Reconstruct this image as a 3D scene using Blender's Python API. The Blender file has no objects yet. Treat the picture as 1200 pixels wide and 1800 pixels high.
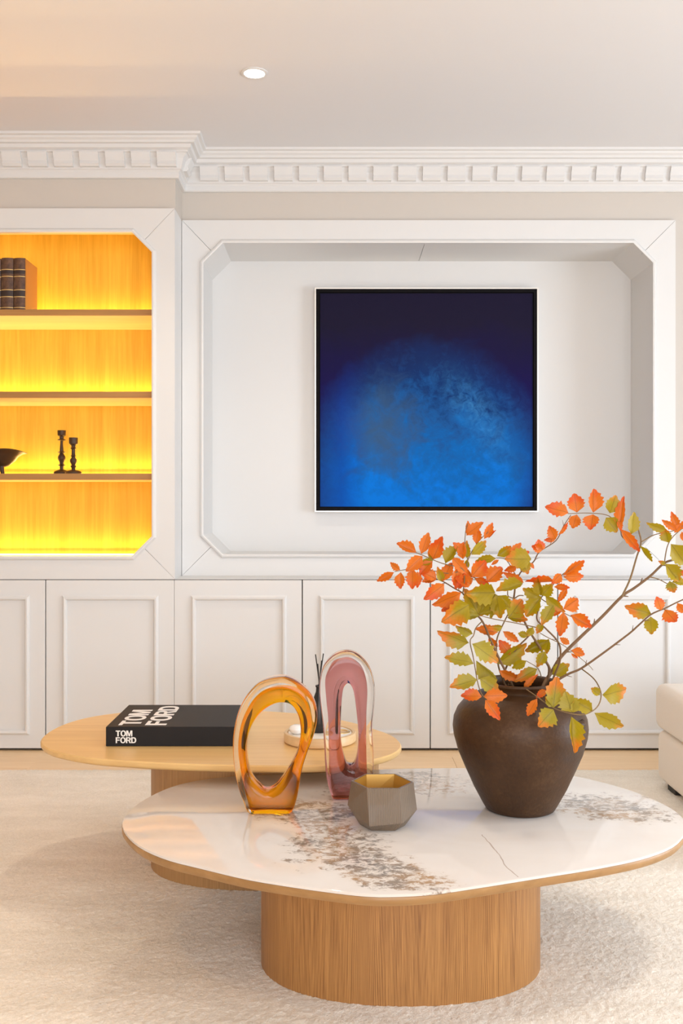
import bpy, bmesh, math, random
import numpy as np
from mathutils import Vector, Matrix
S = bpy.context.scene
COL = S.collection
PI = math.pi
random.seed(7)
# ------------------------------------------------------------------ camera
F, CX, CY, H, D = 1750.0, 590.0, 890.0, 1.069, 4.35
cam = bpy.data.cameras.new('camera')
cam.sensor_fit = 'AUTO'; cam.sensor_width = 36.0
cam.lens = F / 1800.0 * 36.0
cam.shift_x = (600 - CX) / 1800.0
cam.shift_y = -(900 - CY) / 1800.0
cam.clip_start = 0.05
camo = bpy.data.objects.new('camera', cam); COL.objects.link(camo)
camo.location = (0, 0, H); camo.rotation_euler = (PI / 2, 0, 0)
S.camera = camo
# ------------------------------------------------------------------ world, exposure, large lights
S.view_settings.view_transform = 'Standard'; S.view_settings.look = 'None'
S.view_settings.gamma = 1.0; S.view_settings.use_curve_mapping = False
S.view_settings.exposure = 0.74
wd = bpy.data.worlds.new('world'); S.world = wd; wd.use_nodes = True
wd.node_tree.nodes['Background'].inputs[0].default_value = (0.75, 0.86, 1.0, 1)
wd.node_tree.nodes['Background'].inputs[1].default_value = 1.0
S.cycles.max_bounces = 14; S.cycles.diffuse_bounces = 6; S.cycles.glossy_bounces = 6
S.cycles.transmission_bounces = 12; S.cycles.transparent_max_bounces = 16
S.cycles.sample_clamp_indirect = 6.0; S.cycles.blur_glossy = 0.6
XL, XR, YF, ZC = -2.9, 3.8, -2.4, 2.67          # room limits: side walls, wall behind the camera, ceiling
def area(name, loc, direction, sx, sy, power, color, spread=PI):
    l = bpy.data.lights.new(name, 'AREA'); l.shape = 'RECTANGLE'; l.size = sx; l.size_y = sy
    l.energy = power; l.color = color; l.spread = spread
    o = bpy.data.objects.new(name, l); COL.objects.link(o); o.location = loc
    o.rotation_euler = Vector(direction).to_track_quat('-Z', 'Y').to_euler()
    return o
def spot(name, loc, power, color, size=2.4, blend=0.9, radius=0.05):
    l = bpy.data.lights.new(name, 'SPOT'); l.energy = power; l.color = color
    l.spot_size = size; l.spot_blend = blend; l.shadow_soft_size = radius
    o = bpy.data.objects.new(name, l); COL.objects.link(o); o.location = loc
    return o
WIN = (0.4, 3.5, 0.05, 1.9)                       # window in the right wall: y0, y1, z0, z1
area('daylight_right', (XR + 0.1, (WIN[0] + WIN[1]) / 2, (WIN[2] + WIN[3]) / 2), (-1, 0, 0), WIN[3] - WIN[2], WIN[1] - WIN[0], 100, (0.80, 0.90, 1.0))
FILLB = (-1.0, 2.4, 0.3, 2.4)                       # opening added behind the camera for the fill light: x0, x1, z0, z1
area('fill_behind', ((FILLB[0] + FILLB[1]) / 2, YF - 0.1, (FILLB[2] + FILLB[3]) / 2), (0, 1, 0), FILLB[1] - FILLB[0], FILLB[3] - FILLB[2], 78, (0.95, 0.96, 0.99))  # neutral fill, added to light the room from the camera side
for (lx, ly, pw, kc, sz) in ((-1.25, 1.2, 44, (1.0, 0.55, 0.15), 1.45), (1.25, 1.75, 42, (1.0, 0.88, 0.74), 1.9)):  # first is the warm lamp at left, second is added to brighten the rug
    spot('overhead_spot', (lx, ly, ZC - 0.03), pw, kc, sz, 0.95, 0.18)

# ------------------------------------------------------------------ helpers
def px(x, y, d):
    return Vector(((x - CX) / F * d, d, H - (y - CY) / F * d))
def on_plane(x, y, z):
    return px(x, y, (H - z) * F / (y - CY))
ORG = {}
def thing(name, label, cat, loc=(0, 0, 0), group=None):
    o = bpy.data.objects.new(name, None); COL.objects.link(o); o.location = loc
    o.empty_display_size = 0.05
    ORG[o] = Vector(loc); o['label'] = label; o['category'] = cat
    if group: o['group'] = group
    return o
def tag(o, label, cat, group=None, kind=None):
    o['label'] = label; o['category'] = cat
    if group: o['group'] = group
    if kind: o['kind'] = kind
    return o
def obj(name, bm, mat, parent=None, smooth=False, loc=None):
    me = bpy.data.meshes.new(name)
    base = ORG.get(parent, Vector()) if parent else Vector(loc or (0, 0, 0))
    if parent is None and loc is None: base = Vector()
    if base.length: bmesh.ops.translate(bm, verts=bm.verts, vec=-base)
    bmesh.ops.recalc_face_normals(bm, faces=bm.faces)
    bm.to_mesh(me); bm.free()
    if mat: me.materials.append(mat)
    if smooth:
        me.polygons.foreach_set('use_smooth', [True] * len(me.polygons))
        if smooth != 'all': me.set_sharp_from_angle(angle=math.radians(40))
    o = bpy.data.objects.new(name, me); COL.objects.link(o)
    if parent: o.parent = parent
    else: o.location = base
    ORG[o] = base.copy()
    return o
def struct(name, bm, mat, parent=None, smooth=False):
    o = obj(name, bm, mat, parent, smooth)
    if not parent: o['kind'] = 'structure'
    return o
def box(bm, x0, x1, y0, y1, z0, z1, bev=0.0, seg=1):
    r = bmesh.ops.create_cube(bm, size=1.0)
    vs = r['verts']
    for v in vs:
        v.co = Vector(((x0 + x1) / 2 + v.co.x * (x1 - x0), (y0 + y1) / 2 + v.co.y * (y1 - y0), (z0 + z1) / 2 + v.co.z * (z1 - z0)))
    if bev > 0:
        es = list({e for v in vs for e in v.link_edges})
        bmesh.ops.bevel(bm, geom=es, offset=bev, segments=seg, affect='EDGES', profile=0.5)
    return bm
def B(*a, **k): return box(bmesh.new(), *a, **k)
def prism_xz(bm, poly, y0, y1):
    """polygon in the X-Z plane pulled out from y0 to y1"""
    a = [bm.verts.new((p[0], y0, p[1])) for p in poly]; b = [bm.verts.new((p[0], y1, p[1])) for p in poly]
    n = len(poly); bm.faces.new(a); bm.faces.new(b[::-1])
    for i in range(n): bm.faces.new((a[i], b[i], b[(i + 1) % n], a[(i + 1) % n]))
    return bm
def offset_poly(poly, o):
    """offset a convex polygon outward by o (mitred)"""
    n = len(poly); A = sum(poly[i][0] * poly[(i + 1) % n][1] - poly[(i + 1) % n][0] * poly[i][1] for i in range(n))
    s = 1 if A > 0 else -1; out = []
    for i in range(n):
        p0, p1, p2 = Vector(poly[i - 1]), Vector(poly[i]), Vector(poly[(i + 1) % n])
        d1 = (p1 - p0).normalized(); d2 = (p2 - p1).normalized()
        n1 = Vector((d1.y, -d1.x)) * s; n2 = Vector((d2.y, -d2.x)) * s
        m = (n1 + n2).normalized(); k = o / max(0.2, m.dot(n1))
        out.append((p1.x + m.x * k, p1.y + m.y * k))
    return out
def ring_sweep(bm, poly, prof, closed=True):
    """prof = [(offset outward, y)], swept round a polygon in the X-Z plane"""
    rings = [[bm.verts.new((p[0], y, p[1])) for p in offset_poly(poly, o)] for (o, y) in prof]
    n = len(poly); m = len(prof)
    for j in range(m if closed else m - 1):
        r0, r1 = rings[j], rings[(j + 1) % m]
        for i in range(n): bm.faces.new((r0[i], r0[(i + 1) % n], r1[(i + 1) % n], r1[i]))
    return bm
def lathe(bm, prof, c, n=48, zdir=1):
    rings = []
    for r, z in prof:
        if r < 1e-6: rings.append([bm.verts.new((c[0], c[1], c[2] + z))])
        else: rings.append([bm.verts.new((c[0] + r * math.cos(2 * PI * i / n), c[1] + r * math.sin(2 * PI * i / n), c[2] + z)) for i in range(n)])
    for a, b in zip(rings[:-1], rings[1:]):
        for i in range(n):
            j = (i + 1) % n
            if len(a) == 1 and len(b) == 1: continue
            if len(a) == 1: bm.faces.new((a[0], b[i], b[j]))
            elif len(b) == 1: bm.faces.new((a[i], a[j], b[0]))
            else: bm.faces.new((a[i], a[j], b[j], b[i]))
    return bm
def catmull(pts, per=6):
    out = []; n = len(pts)
    for i in range(n - 1):
        p0 = pts[max(0, i - 1)]; p1 = pts[i]; p2 = pts[i + 1]; p3 = pts[min(n - 1, i + 2)]
        for k in range(per):
            t = k / per
            out.append(0.5 * ((2 * p1) + (p2 - p0) * t + (2 * p0 - 5 * p1 + 4 * p2 - p3) * t * t + (3 * p1 - p0 - 3 * p2 + p3) * t ** 3))
    out.append(pts[-1].copy()); return out
def tube(bm, pts, r0, r1, n=7):
    rings = []; N = len(pts); up = Vector((0.13, 0.91, 0.21))
    for i, p in enumerate(pts):
        t = (pts[min(N - 1, i + 1)] - pts[max(0, i - 1)]).normalized()
        a = t.cross(up).normalized(); b = t.cross(a).normalized(); r = r0 + (r1 - r0) * i / (N - 1)
        rings.append([bm.verts.new(p + (a * math.cos(2 * PI * k / n) + b * math.sin(2 * PI * k / n)) * r) for k in range(n)])
    for a, b in zip(rings[:-1], rings[1:]):
        for k in range(n): bm.faces.new((a[k], a[(k + 1) % n], b[(k + 1) % n], b[k]))
    bm.faces.new(rings[0][::-1]); bm.faces.new(rings[-1]); return bm
def closed_curve(pts, n):
    """closed Catmull-Rom through 2-D points, resampled to n points by arc length from the first one"""
    P = [Vector((p[0], p[1])) for p in pts]; m = len(P); out = []
    for i in range(m):
        p0, p1, p2, p3 = P[i - 1], P[i], P[(i + 1) % m], P[(i + 2) % m]
        for k in range(10):
            t = k / 10
            out.append(0.5 * ((2 * p1) + (p2 - p0) * t + (2 * p0 - 5 * p1 + 4 * p2 - p3) * t * t + (3 * p1 - p0 - 3 * p2 + p3) * t ** 3))
    out.append(out[0].copy())
    L = [0.0]
    for a, b in zip(out[:-1], out[1:]): L.append(L[-1] + (b - a).length)
    res = []; j = 0
    for i in range(n):
        s = L[-1] * i / n
        while L[j + 1] < s: j += 1
        t = (s - L[j]) / max(1e-9, L[j + 1] - L[j]); res.append(out[j].lerp(out[j + 1], t))
    return res

# ------------------------------------------------------------------ materials
def mat(name, color, rough=0.5, metal=0.0, **kw):
    m = bpy.data.materials.new(name); m.use_nodes = True
    b = m.node_tree.nodes['Principled BSDF']
    b.inputs['Base Color'].default_value = (*color, 1); b.inputs['Roughness'].default_value = rough
    b.inputs['Metallic'].default_value = metal
    for k, v in kw.items(): b.inputs[k].default_value = v
    return m
class NT:
    def __init__(s, m): s.t = m.node_tree; s.b = s.t.nodes['Principled BSDF']
    def n(s, typ, ins=None, **props):
        x = s.t.nodes.new(typ)
        for k, v in props.items(): setattr(x, k, v)
        for k, v in (ins or {}).items():
            if isinstance(v, bpy.types.NodeSocket): s.t.links.new(v, x.inputs[k])
            else: x.inputs[k].default_value = v
        return x
    def math(s, op, a, b=0.0, c=0.0, clamp=False):
        return s.n('ShaderNodeMath', {0: a, 1: b, 2: c}, operation=op, use_clamp=clamp).outputs[0]
    def ramp(s, fac, stops, interp='LINEAR'):
        r = s.n('ShaderNodeValToRGB', {0: fac}); e = r.color_ramp.elements; r.color_ramp.interpolation = interp
        while len(e) < len(stops): e.new(0.5)
        for el, (p, c) in zip(e, stops): el.position = p; el.color = (*c, 1) if len(c) == 3 else c
        return r.outputs[0]
    def mix(s, fac, a, b, mode='MIX'):
        x = s.t.nodes.new('ShaderNodeMix'); x.data_type = 'RGBA'; x.blend_type = mode
        for i, v in ((0, fac), (6, a), (7, b)):
            if isinstance(v, bpy.types.NodeSocket): s.t.links.new(v, x.inputs[i])
            else: x.inputs[i].default_value = v if i == 0 else (*v, 1)
        return x.outputs[2]
    def coord(s, which='Object', scale=(1, 1, 1), loc=(0, 0, 0)):
        tc = s.n('ShaderNodeTexCoord').outputs[which]
        return s.n('ShaderNodeMapping', {'Vector': tc, 'Scale': scale, 'Location': loc}).outputs[0]
    def noise(s, vec, scale=5, detail=4, rough=0.5, dist=0.0):
        return s.n('ShaderNodeTexNoise', {'Vector': vec, 'Scale': scale, 'Detail': detail, 'Roughness': rough, 'Distortion': dist}).outputs[0]
    def set(s, k, v): s.t.links.new(v, s.b.inputs[k])
    def bump(s, h, strength=0.3, dist=0.01):
        s.set('Normal', s.n('ShaderNodeBump', {'Height': h, 'Strength': strength, 'Distance': dist}).outputs[0])
paint = mat('white_cornice_paint', (0.69, 0.685, 0.68), 0.6)
wall_paint = mat('warm_stone_wall_paint', (0.575, 0.53, 0.48), 0.7)
ceil_paint = mat('white_ceiling_paint', (0.72, 0.72, 0.735), 0.8)
lacquer = mat('white_lacquer', (0.70, 0.695, 0.685), 0.42)
dark_gap = mat('black_plinth', (0.02, 0.018, 0.016), 0.6)

def wood(name, c1, c2, axis='x', rough=0.45, fine=90.0, bumpy=0.05):
    m = mat(name, c1, rough); t = NT(m)
    sc = {'x': (0.05, 1, 1), 'y': (1, 0.05, 1), 'z': (1, 1, 0.05)}[axis]
    v = t.coord('Object', sc)
    n1 = t.noise(v, fine, 3, 0.6); n2 = t.noise(v, fine * 0.12, 3, 0.5, 0.6)
    f = t.math('ADD', t.math('MULTIPLY', n1, 0.5), t.math('MULTIPLY', n2, 0.5))
    t.set('Base Color', t.ramp(f, [(0.36, c2), (0.62, c1)]))
    if bumpy: t.bump(n1, bumpy, 0.002)
    return m
oak_top = wood('light_oak_veneer', (0.80, 0.53, 0.22), (0.70, 0.44, 0.175), 'x', 0.35, 60)
oak_floor = wood('oak_floor_boards', (0.88, 0.66, 0.42), (0.78, 0.56, 0.33), 'x', 0.4, 40)
lit_shelf_wood = wood('lit_oak_shelf', (0.80, 0.64, 0.42), (0.70, 0.53, 0.32), 'x', 0.45, 60)  # shelf oak in a lighter tone, strip glow put into the colour
shaded_shelf_edge = wood('shaded_oak_shelf_edge', (0.46, 0.225, 0.06), (0.36, 0.165, 0.04), 'x', 0.45, 60)  # same shelf oak, darkened to paint in the dim front edge
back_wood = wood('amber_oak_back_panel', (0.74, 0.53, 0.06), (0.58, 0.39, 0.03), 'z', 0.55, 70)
edge_wood = wood('ash_edge_band', (0.40, 0.225, 0.088), (0.30, 0.16, 0.056), 'x', 0.4, 60)

def base_veneer(name, c1, c2, c3, phase):
    m = mat(name, c1, 0.45); t = NT(m)
    uv = t.n('ShaderNodeTexCoord').outputs['UV']
    sep = t.n('ShaderNodeSeparateXYZ', {0: uv}); u, v = sep.outputs[0], sep.outputs[1]
    lo = t.noise(t.n('ShaderNodeMapping', {'Vector': uv, 'Scale': (9, 1.6, 1)}).outputs[0], 1.0, 2)
    P = 0.235
    ul = t.math('SUBTRACT', t.math('MODULO', t.math('ADD', u, 10 * P + phase), P), P / 2)
    au = t.math('ABSOLUTE', ul)
    phi = t.math('ADD', t.math('MULTIPLY', t.math('POWER', au, 0.62), 560.0), t.math('MULTIPLY', v, 40.0))
    phi = t.math('ADD', phi, t.math('MULTIPLY', lo, 22.0))
    rings = t.math('ADD', t.math('MULTIPLY', t.math('SINE', phi), 0.5), 0.5)
    fine = t.noise(t.n('ShaderNodeMapping', {'Vector': uv, 'Scale': (420, 9, 1)}).outputs[0], 1.0, 3, 0.6)
    med = t.noise(t.n('ShaderNodeMapping', {'Vector': uv, 'Scale': (130, 2.5, 1)}).outputs[0], 1.0, 3, 0.65)
    nearw = t.math('ADD', 0.07, t.math('MULTIPLY', t.math('SUBTRACT', 1.0, t.math('MULTIPLY', au, 22.0), clamp=True), 0.40))
    f = t.math('ADD', t.math('MULTIPLY', t.math('SUBTRACT', rings, 0.5), nearw), t.math('ADD', t.math('MULTIPLY', fine, 0.5), t.math('MULTIPLY', med, 0.5)))
    col = t.ramp(f, [(0.36, c2), (0.60, c1)])
    wide = t.ramp(t.noise(t.n('ShaderNodeMapping', {'Vector': uv, 'Scale': (24, 0.6, 1)}).outputs[0], 1.0, 1), [(0.35, (0, 0, 0)), (0.65, (1, 1, 1))])
    t.set('Base Color', t.mix(t.math('MULTIPLY', wide, 0.35), col, c3))
    t.bump(fine, 0.12, 0.001)
    return m
ash_base = base_veneer('ash_veneer_base', (0.45, 0.215, 0.062), (0.22, 0.088, 0.022), (0.37, 0.175, 0.05), 0.03)
oak_base = base_veneer('oak_veneer_base', (0.47, 0.265, 0.105), (0.33, 0.17, 0.06), (0.40, 0.215, 0.08), 0.10)

def marble():
    m = mat('cream_marble', (0.82, 0.76, 0.70), 0.06); t = NT(m)
    co = t.coord('Object'); sep = t.n('ShaderNodeSeparateXYZ', {0: co}); x, y = sep.outputs[0], sep.outputs[1]
    warp = t.noise(co, 7, 4, 0.6)
    def blob(cx, cy, rx, ry, ang):
        dx = t.math('SUBTRACT', x, cx); dy = t.math('SUBTRACT', y, cy); c, s = math.cos(ang), math.sin(ang)
        a = t.math('DIVIDE', t.math('ADD', t.math('MULTIPLY', dx, c), t.math('MULTIPLY', dy, s)), rx)
        b = t.math('DIVIDE', t.math('SUBTRACT', t.math('MULTIPLY', dy, c), t.math('MULTIPLY', dx, s)), ry)
        r = t.math('SQRT', t.math('ADD', t.math('MULTIPLY', a, a), t.math('MULTIPLY', b, b)))
        return t.math('SUBTRACT', 1.15, t.math('ADD', r, t.math('MULTIPLY', t.math('SUBTRACT', warp, 0.5), 1.6)), clamp=True)
    def pl(X, Y): p = on_plane(X, Y, 0.335); return p.x - TB[0], p.y - TB[1]
    blobs = []
    for (X, Y, rx, ry, an) in ((595, 1485, 0.21, 0.13, 1.9), (690, 1540, 0.14, 0.08, -0.5), (690, 1378, 0.24, 0.13, 0.15), (1080, 1420, 0.23, 0.12, -0.5), (555, 1430, 0.14, 0.12, 0.2)):
        a = pl(X, Y); blobs.append(blob(a[0], a[1], rx, ry, an))
    mask = blobs[0]
    for b in blobs[1:]: mask = t.math('MAXIMUM', mask, b)
    sp = t.n('ShaderNodeTexVoronoi', {'Vector': t.n('ShaderNodeMapping', {'Vector': co, 'Scale': (1, 1.4, 1)}).outputs[0], 'Scale': 46.0, 'Randomness': 1.0})
    speck = t.noise(t.n('ShaderNodeMapping', {'Vector': co, 'Scale': (0.9, 1.15, 1)}).outputs[0], 48, 8, 0.76, 0.5)
    mk = t.math('MULTIPLY', mask, 1.7, clamp=True)
    th = t.math('SUBTRACT', 0.615, t.math('MULTIPLY', mk, 0.185))
    f = t.math('MULTIPLY', t.math('SUBTRACT', speck, th), 9.0, clamp=True)
    f = t.math('MULTIPLY', f, t.math('MULTIPLY', mask, 4.0, clamp=True))
    hue = t.noise(co, 9, 4, 0.6)
    scol = t.ramp(hue, [(0.36, (0.15, 0.135, 0.125)), (0.5, (0.23, 0.165, 0.115)), (0.62, (0.34, 0.19, 0.075))])
    basev = t.noise(co, 3.0, 5, 0.6, 1.2)
    bcol = t.ramp(basev, [(0.3, (0.70, 0.67, 0.64)), (0.7, (0.665, 0.615, 0.57))])
    bcol = t.mix(t.math('MULTIPLY', mask, 0.35), bcol, (0.58, 0.49, 0.39))
    col = t.mix(t.math('MULTIPLY', f, 0.9), bcol, scol)
    # one fine crack that runs towards the front edge
    a = Vector(pl(848, 1467)); b = Vector(pl(906, 1542)); dd = (b - a); L = dd.length; dd.normalize()
    wob = t.math('MULTIPLY', t.math('SUBTRACT', t.noise(co, 11, 2), 0.5), 0.035)
    qx = t.math('SUBTRACT', x, a.x); qy = t.math('SUBTRACT', y, a.y)
    along = t.math('ADD', t.math('MULTIPLY', qx, dd.x), t.math('MULTIPLY', qy, dd.y))
    side = t.math('ADD', t.math('SUBTRACT', t.math('MULTIPLY', qx, dd.y), t.math('MULTIPLY', qy, dd.x)), wob)
    ins = t.math('MULTIPLY', t.math('GREATER_THAN', along, 0.0), t.math('LESS_THAN', along, L))
    line = t.math('MULTIPLY', t.math('LESS_THAN', t.math('ABSOLUTE', side), 0.0012), ins)
    col = t.mix(t.math('MULTIPLY', line, 0.75), col, (0.36, 0.28, 0.22))
    t.set('Base Color', col)
    return m

def rug_mat():
    m = mat('cream_loop_pile', (0.66, 0.58, 0.47), 0.95); t = NT(m)
    co = t.coord('Object')
    n = t.noise(co, 150, 3, 0.75); n2 = t.noise(t.coord('Object', (0.5, 1.6, 1)), 6, 4, 0.65)
    f = t.math('ADD', t.math('MULTIPLY', n, 0.5), t.math('MULTIPLY', n2, 0.5))
    t.set('Base Color', t.ramp(f, [(0.32, (0.68, 0.62, 0.525)), (0.66, (0.91, 0.86, 0.77))]))
    t.bump(n, 0.6, 0.005)
    t.b.inputs['Sheen Weight'].default_value = 0.2
    return m

def painting_mat(w):
    m = mat('blue_abstract_canvas', (0.02, 0.1, 0.4), 0.42); t = NT(m)
    co = t.coord('Object', (1 / w, 1 / w, 1 / w)); sep = t.n('ShaderNodeSeparateXYZ', {0: co})
    x, z = sep.outputs[0], sep.outputs[2]                  # x -0.5..0.5, z 0..1
    v3 = t.n('ShaderNodeCombineXYZ', {0: x, 1: z, 2: 0.0}).outputs[0]
    big = t.noise(v3, 3.2, 6, 0.62, 0.5); fin = t.noise(v3, 26, 6, 0.72, 0.6); mid = t.noise(v3, 7.5, 7, 0.66, 0.8)
    dx = t.math('DIVIDE', t.math('ADD', x, 0.0), 0.53); dz = t.math('DIVIDE', t.math('SUBTRACT', z, 0.20), 0.56)
    r = t.math('SQRT', t.math('ADD', t.math('MULTIPLY', dx, dx), t.math('MULTIPLY', dz, dz)))
    r = t.math('ADD', r, t.math('ADD', t.math('MULTIPLY', t.math('SUBTRACT', big, 0.5), 0.26), t.math('MULTIPLY', t.math('SUBTRACT', mid, 0.5), 0.25)))
    inside = t.math('SMOOTH_MIN', 1.0, t.math('MULTIPLY', t.math('SUBTRACT', 1.08, r), 2.6), 0.2)
    inside = t.math('MAXIMUM', inside, 0.0)
    low = t.math('MULTIPLY', t.math('SUBTRACT', 0.62, z), 1.55, clamp=True)
    sky = t.ramp(t.math('ADD', z, t.math('MULTIPLY', big, 0.3)), [(0.55, (0.008, 0.004, 0.085)), (1.0, (0.013, 0.010, 0.030))])
    moon = t.ramp(t.math('ADD', low, t.math('ADD', t.math('MULTIPLY', t.math('SUBTRACT', mid, 0.5), 1.25), t.math('MULTIPLY', t.math('SUBTRACT', fin, 0.5), 0.8))),
                  [(0.0, (0.006, 0.035, 0.15)), (0.30, (0.010, 0.085, 0.29)), (0.6, (0.003, 0.12, 0.43)), (0.95, (0.001, 0.165, 0.66))])
    # greyer drift in the middle left and a paler broken ridge at the upper right
    gx = t.math('DIVIDE', t.math('ADD', x, 0.20), 0.20); gz = t.math('DIVIDE', t.math('SUBTRACT', z, 0.38), 0.26)
    g = t.math('SUBTRACT', 1.1, t.math('ADD', t.math('SQRT', t.math('ADD', t.math('MULTIPLY', gx, gx), t.math('MULTIPLY', gz, gz))), t.math('MULTIPLY', t.math('SUBTRACT', mid, 0.5), 2.2)), clamp=True)
    moon = t.mix(t.math('MULTIPLY', g, 0.8), moon, (0.040, 0.095, 0.20))
    rx = t.math('ADD', t.math('SUBTRACT', x, 0.22), t.math('MULTIPLY', t.math('SUBTRACT', z, 0.45), 0.62))
    ridge = t.math('SUBTRACT', 1.0, t.math('MULTIPLY', t.math('ABSOLUTE', rx), 7.5), clamp=True)
    rl = t.math('SUBTRACT', 1.0, t.math('MULTIPLY', t.math('ABSOLUTE', t.math('SUBTRACT', z, 0.45)), 3.6), clamp=True)
    br = t.math('MULTIPLY', t.math('MULTIPLY', ridge, rl), t.math('MULTIPLY', t.math('SUBTRACT', fin, 0.36), 3.0, clamp=True))
    moon = t.mix(t.math('MULTIPLY', br, 0.7), moon, (0.05, 0.23, 0.50))
    # deeper ultramarine glow along the left rim
    lx = t.math('SUBTRACT', 1.0, t.math('MULTIPLY', t.math('ABSOLUTE', t.math('ADD', x, 0.38)), 8.0), clamp=True)
    moon = t.mix(t.math('MULTIPLY', lx, 0.6), moon, (0.001, 0.05, 0.38))
    t.set('Base Color', t.mix(inside, sky, moon)); t.b.inputs['Specular IOR Level'].default_value = 0.04
    t.bump(fin, 0.25, 0.003)
    return m

def leaf_mat(name, body, tip, edge_amt):
    m = mat(name, body, 0.5); t = NT(m)
    uv = t.n('ShaderNodeTexCoord').outputs['UV']; sep = t.n('ShaderNodeSeparateXYZ', {0: uv}); u, v = sep.outputs[0], sep.outputs[1]
    rnd = t.n('ShaderNodeObjectInfo').outputs['Random']
    au = t.math('ABSOLUTE', t.math('SUBTRACT', u, 0.5))
    w = t.n('ShaderNodeCombineXYZ', {0: u, 1: v, 2: t.math('MULTIPLY', rnd, 30.0)}).outputs[0]
    nz = t.noise(w, 4, 3)
    f = t.math('ADD', t.math('ADD', v, t.math('MULTIPLY', au, edge_amt)), t.math('MULTIPLY', t.math('SUBTRACT', nz, 0.5), 0.5))
    f = t.math('ADD', f, t.math('MULTIPLY', t.math('SUBTRACT', rnd, 0.5), 0.5))
    c = t.ramp(f, [(0.66, body), (0.98, tip)])
    vein = t.math('SINE', t.math('MULTIPLY', t.math('SUBTRACT', v, t.math('MULTIPLY', au, 0.9)), 46.0))
    vm = t.math('MULTIPLY', t.math('GREATER_THAN', vein, 0.93), 0.22)
    vm = t.math('MAXIMUM', vm, t.math('MULTIPLY', t.math('LESS_THAN', au, 0.022), 0.55))
    c = t.mix(vm, c, tuple(k * 0.45 for k in body))
    t.set('Base Color', c)
    tr = t.n('ShaderNodeBsdfTranslucent', {'Color': c})
    mx = t.n('ShaderNodeMixShader', {0: 0.3})
    t.t.links.new(t.b.outputs[0], mx.inputs[1]); t.t.links.new(tr.outputs[0], mx.inputs[2])
    t.t.links.new(mx.outputs[0], t.t.nodes['Material Output'].inputs[0])
    return m
M_ORANGE = leaf_mat('orange_leaf', (0.68, 0.170, 0.010), (0.68, 0.100, 0.010), 0.4)
M_OLIVE = leaf_mat('olive_yellow_leaf', (0.37, 0.275, 0.002), (0.62, 0.18, 0.008), 0.35)
M_PALE = leaf_mat('pale_olive_leaf', (0.37, 0.30, 0.025), (0.66, 0.20, 0.02), 0.30)
M_STEM = mat('brown_stem', (0.16, 0.085, 0.035), 0.7)
M_TWIG = mat('olive_brown_twig', (0.20, 0.125, 0.05), 0.7)

# ------------------------------------------------------------------ the room shell
bm = bmesh.new(); box(bm, XL - 0.2, XR + 0.2, YF - 0.2, 5.2, -0.12, -0.014)
floor = struct('floor', bm, mat('floor_screed', (0.3, 0.22, 0.14), 0.9))
plank_mesh = {}
row = 0; y = YF
pw, pl_ = 0.19, 1.75
while y < 4.96:
    x = XL - random.random() * pl_
    while x < XR:
        x0, x1 = max(x, XL), min(x + pl_, XR)
        if x1 - x0 > 0.05:
            key = round(x1 - x0, 2)
            if key not in plank_mesh:
                b_ = B(-(x1 - x0) / 2 + 0.0007, (x1 - x0) / 2 - 0.0007, -pw / 2 + 0.0007, pw / 2 - 0.0007, -0.014, 0.0)
                me = bpy.data.meshes.new('plank'); b_.to_mesh(me); b_.free(); me.materials.append(oak_floor); plank_mesh[key] = me
            o = bpy.data.objects.new('plank', plank_mesh[key]); COL.objects.link(o); o.parent = floor
            o.location = ((x0 + x1) / 2, y + pw / 2, 0)
        x += pl_
    y += pw; row += 1
bm = bmesh.new(); box(bm, XL - 0.2, XR + 0.2, YF - 0.2, 5.2, ZC, ZC + 0.12)
struct('ceiling', bm, ceil_paint)
BX = -0.7035          # right edge of the projecting bay
Y1, Y2 = 4.37, 4.56   # wall faces: bay, recess
FT = 2.371            # top of both frames
bm = bmesh.new()
box(bm, XL - 0.2, BX, Y1, 5.2, FT, ZC)
box(bm, BX, XR + 0.2, Y2, 5.2, FT, ZC)
box(bm, 1.5487, XR + 0.2, Y2, 5.2, -0.1, FT)
box(bm, XL - 0.2, XR + 0.2, 5.0, 5.2, -0.1, FT)
struct('wall_back', bm, wall_paint)
bm = bmesh.new(); box(bm, XL - 0.2, XL, YF - 0.2, 5.2, -0.1, ZC); struct('wall_left', bm, wall_paint)
bm = bmesh.new()
box(bm, XR, XR + 0.2, YF - 0.2, WIN[0], -0.1, ZC); box(bm, XR, XR + 0.2, WIN[1], 5.2, -0.1, ZC)
box(bm, XR, XR + 0.2, WIN[0], WIN[1], -0.1, WIN[2]); box(bm, XR, XR + 0.2, WIN[0], WIN[1], WIN[3], ZC)
struct('wall_right', bm, wall_paint)
bm = bmesh.new()
box(bm, XL, FILLB[0], YF - 0.2, YF, -0.1, ZC); box(bm, FILLB[1], XR, YF - 0.2, YF, -0.1, ZC)
box(bm, FILLB[0], FILLB[1], YF - 0.2, YF, -0.1, FILLB[2]); box(bm, FILLB[0], FILLB[1], YF - 0.2, YF, FILLB[3], ZC)
struct('wall_front', bm, wall_paint)

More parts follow.
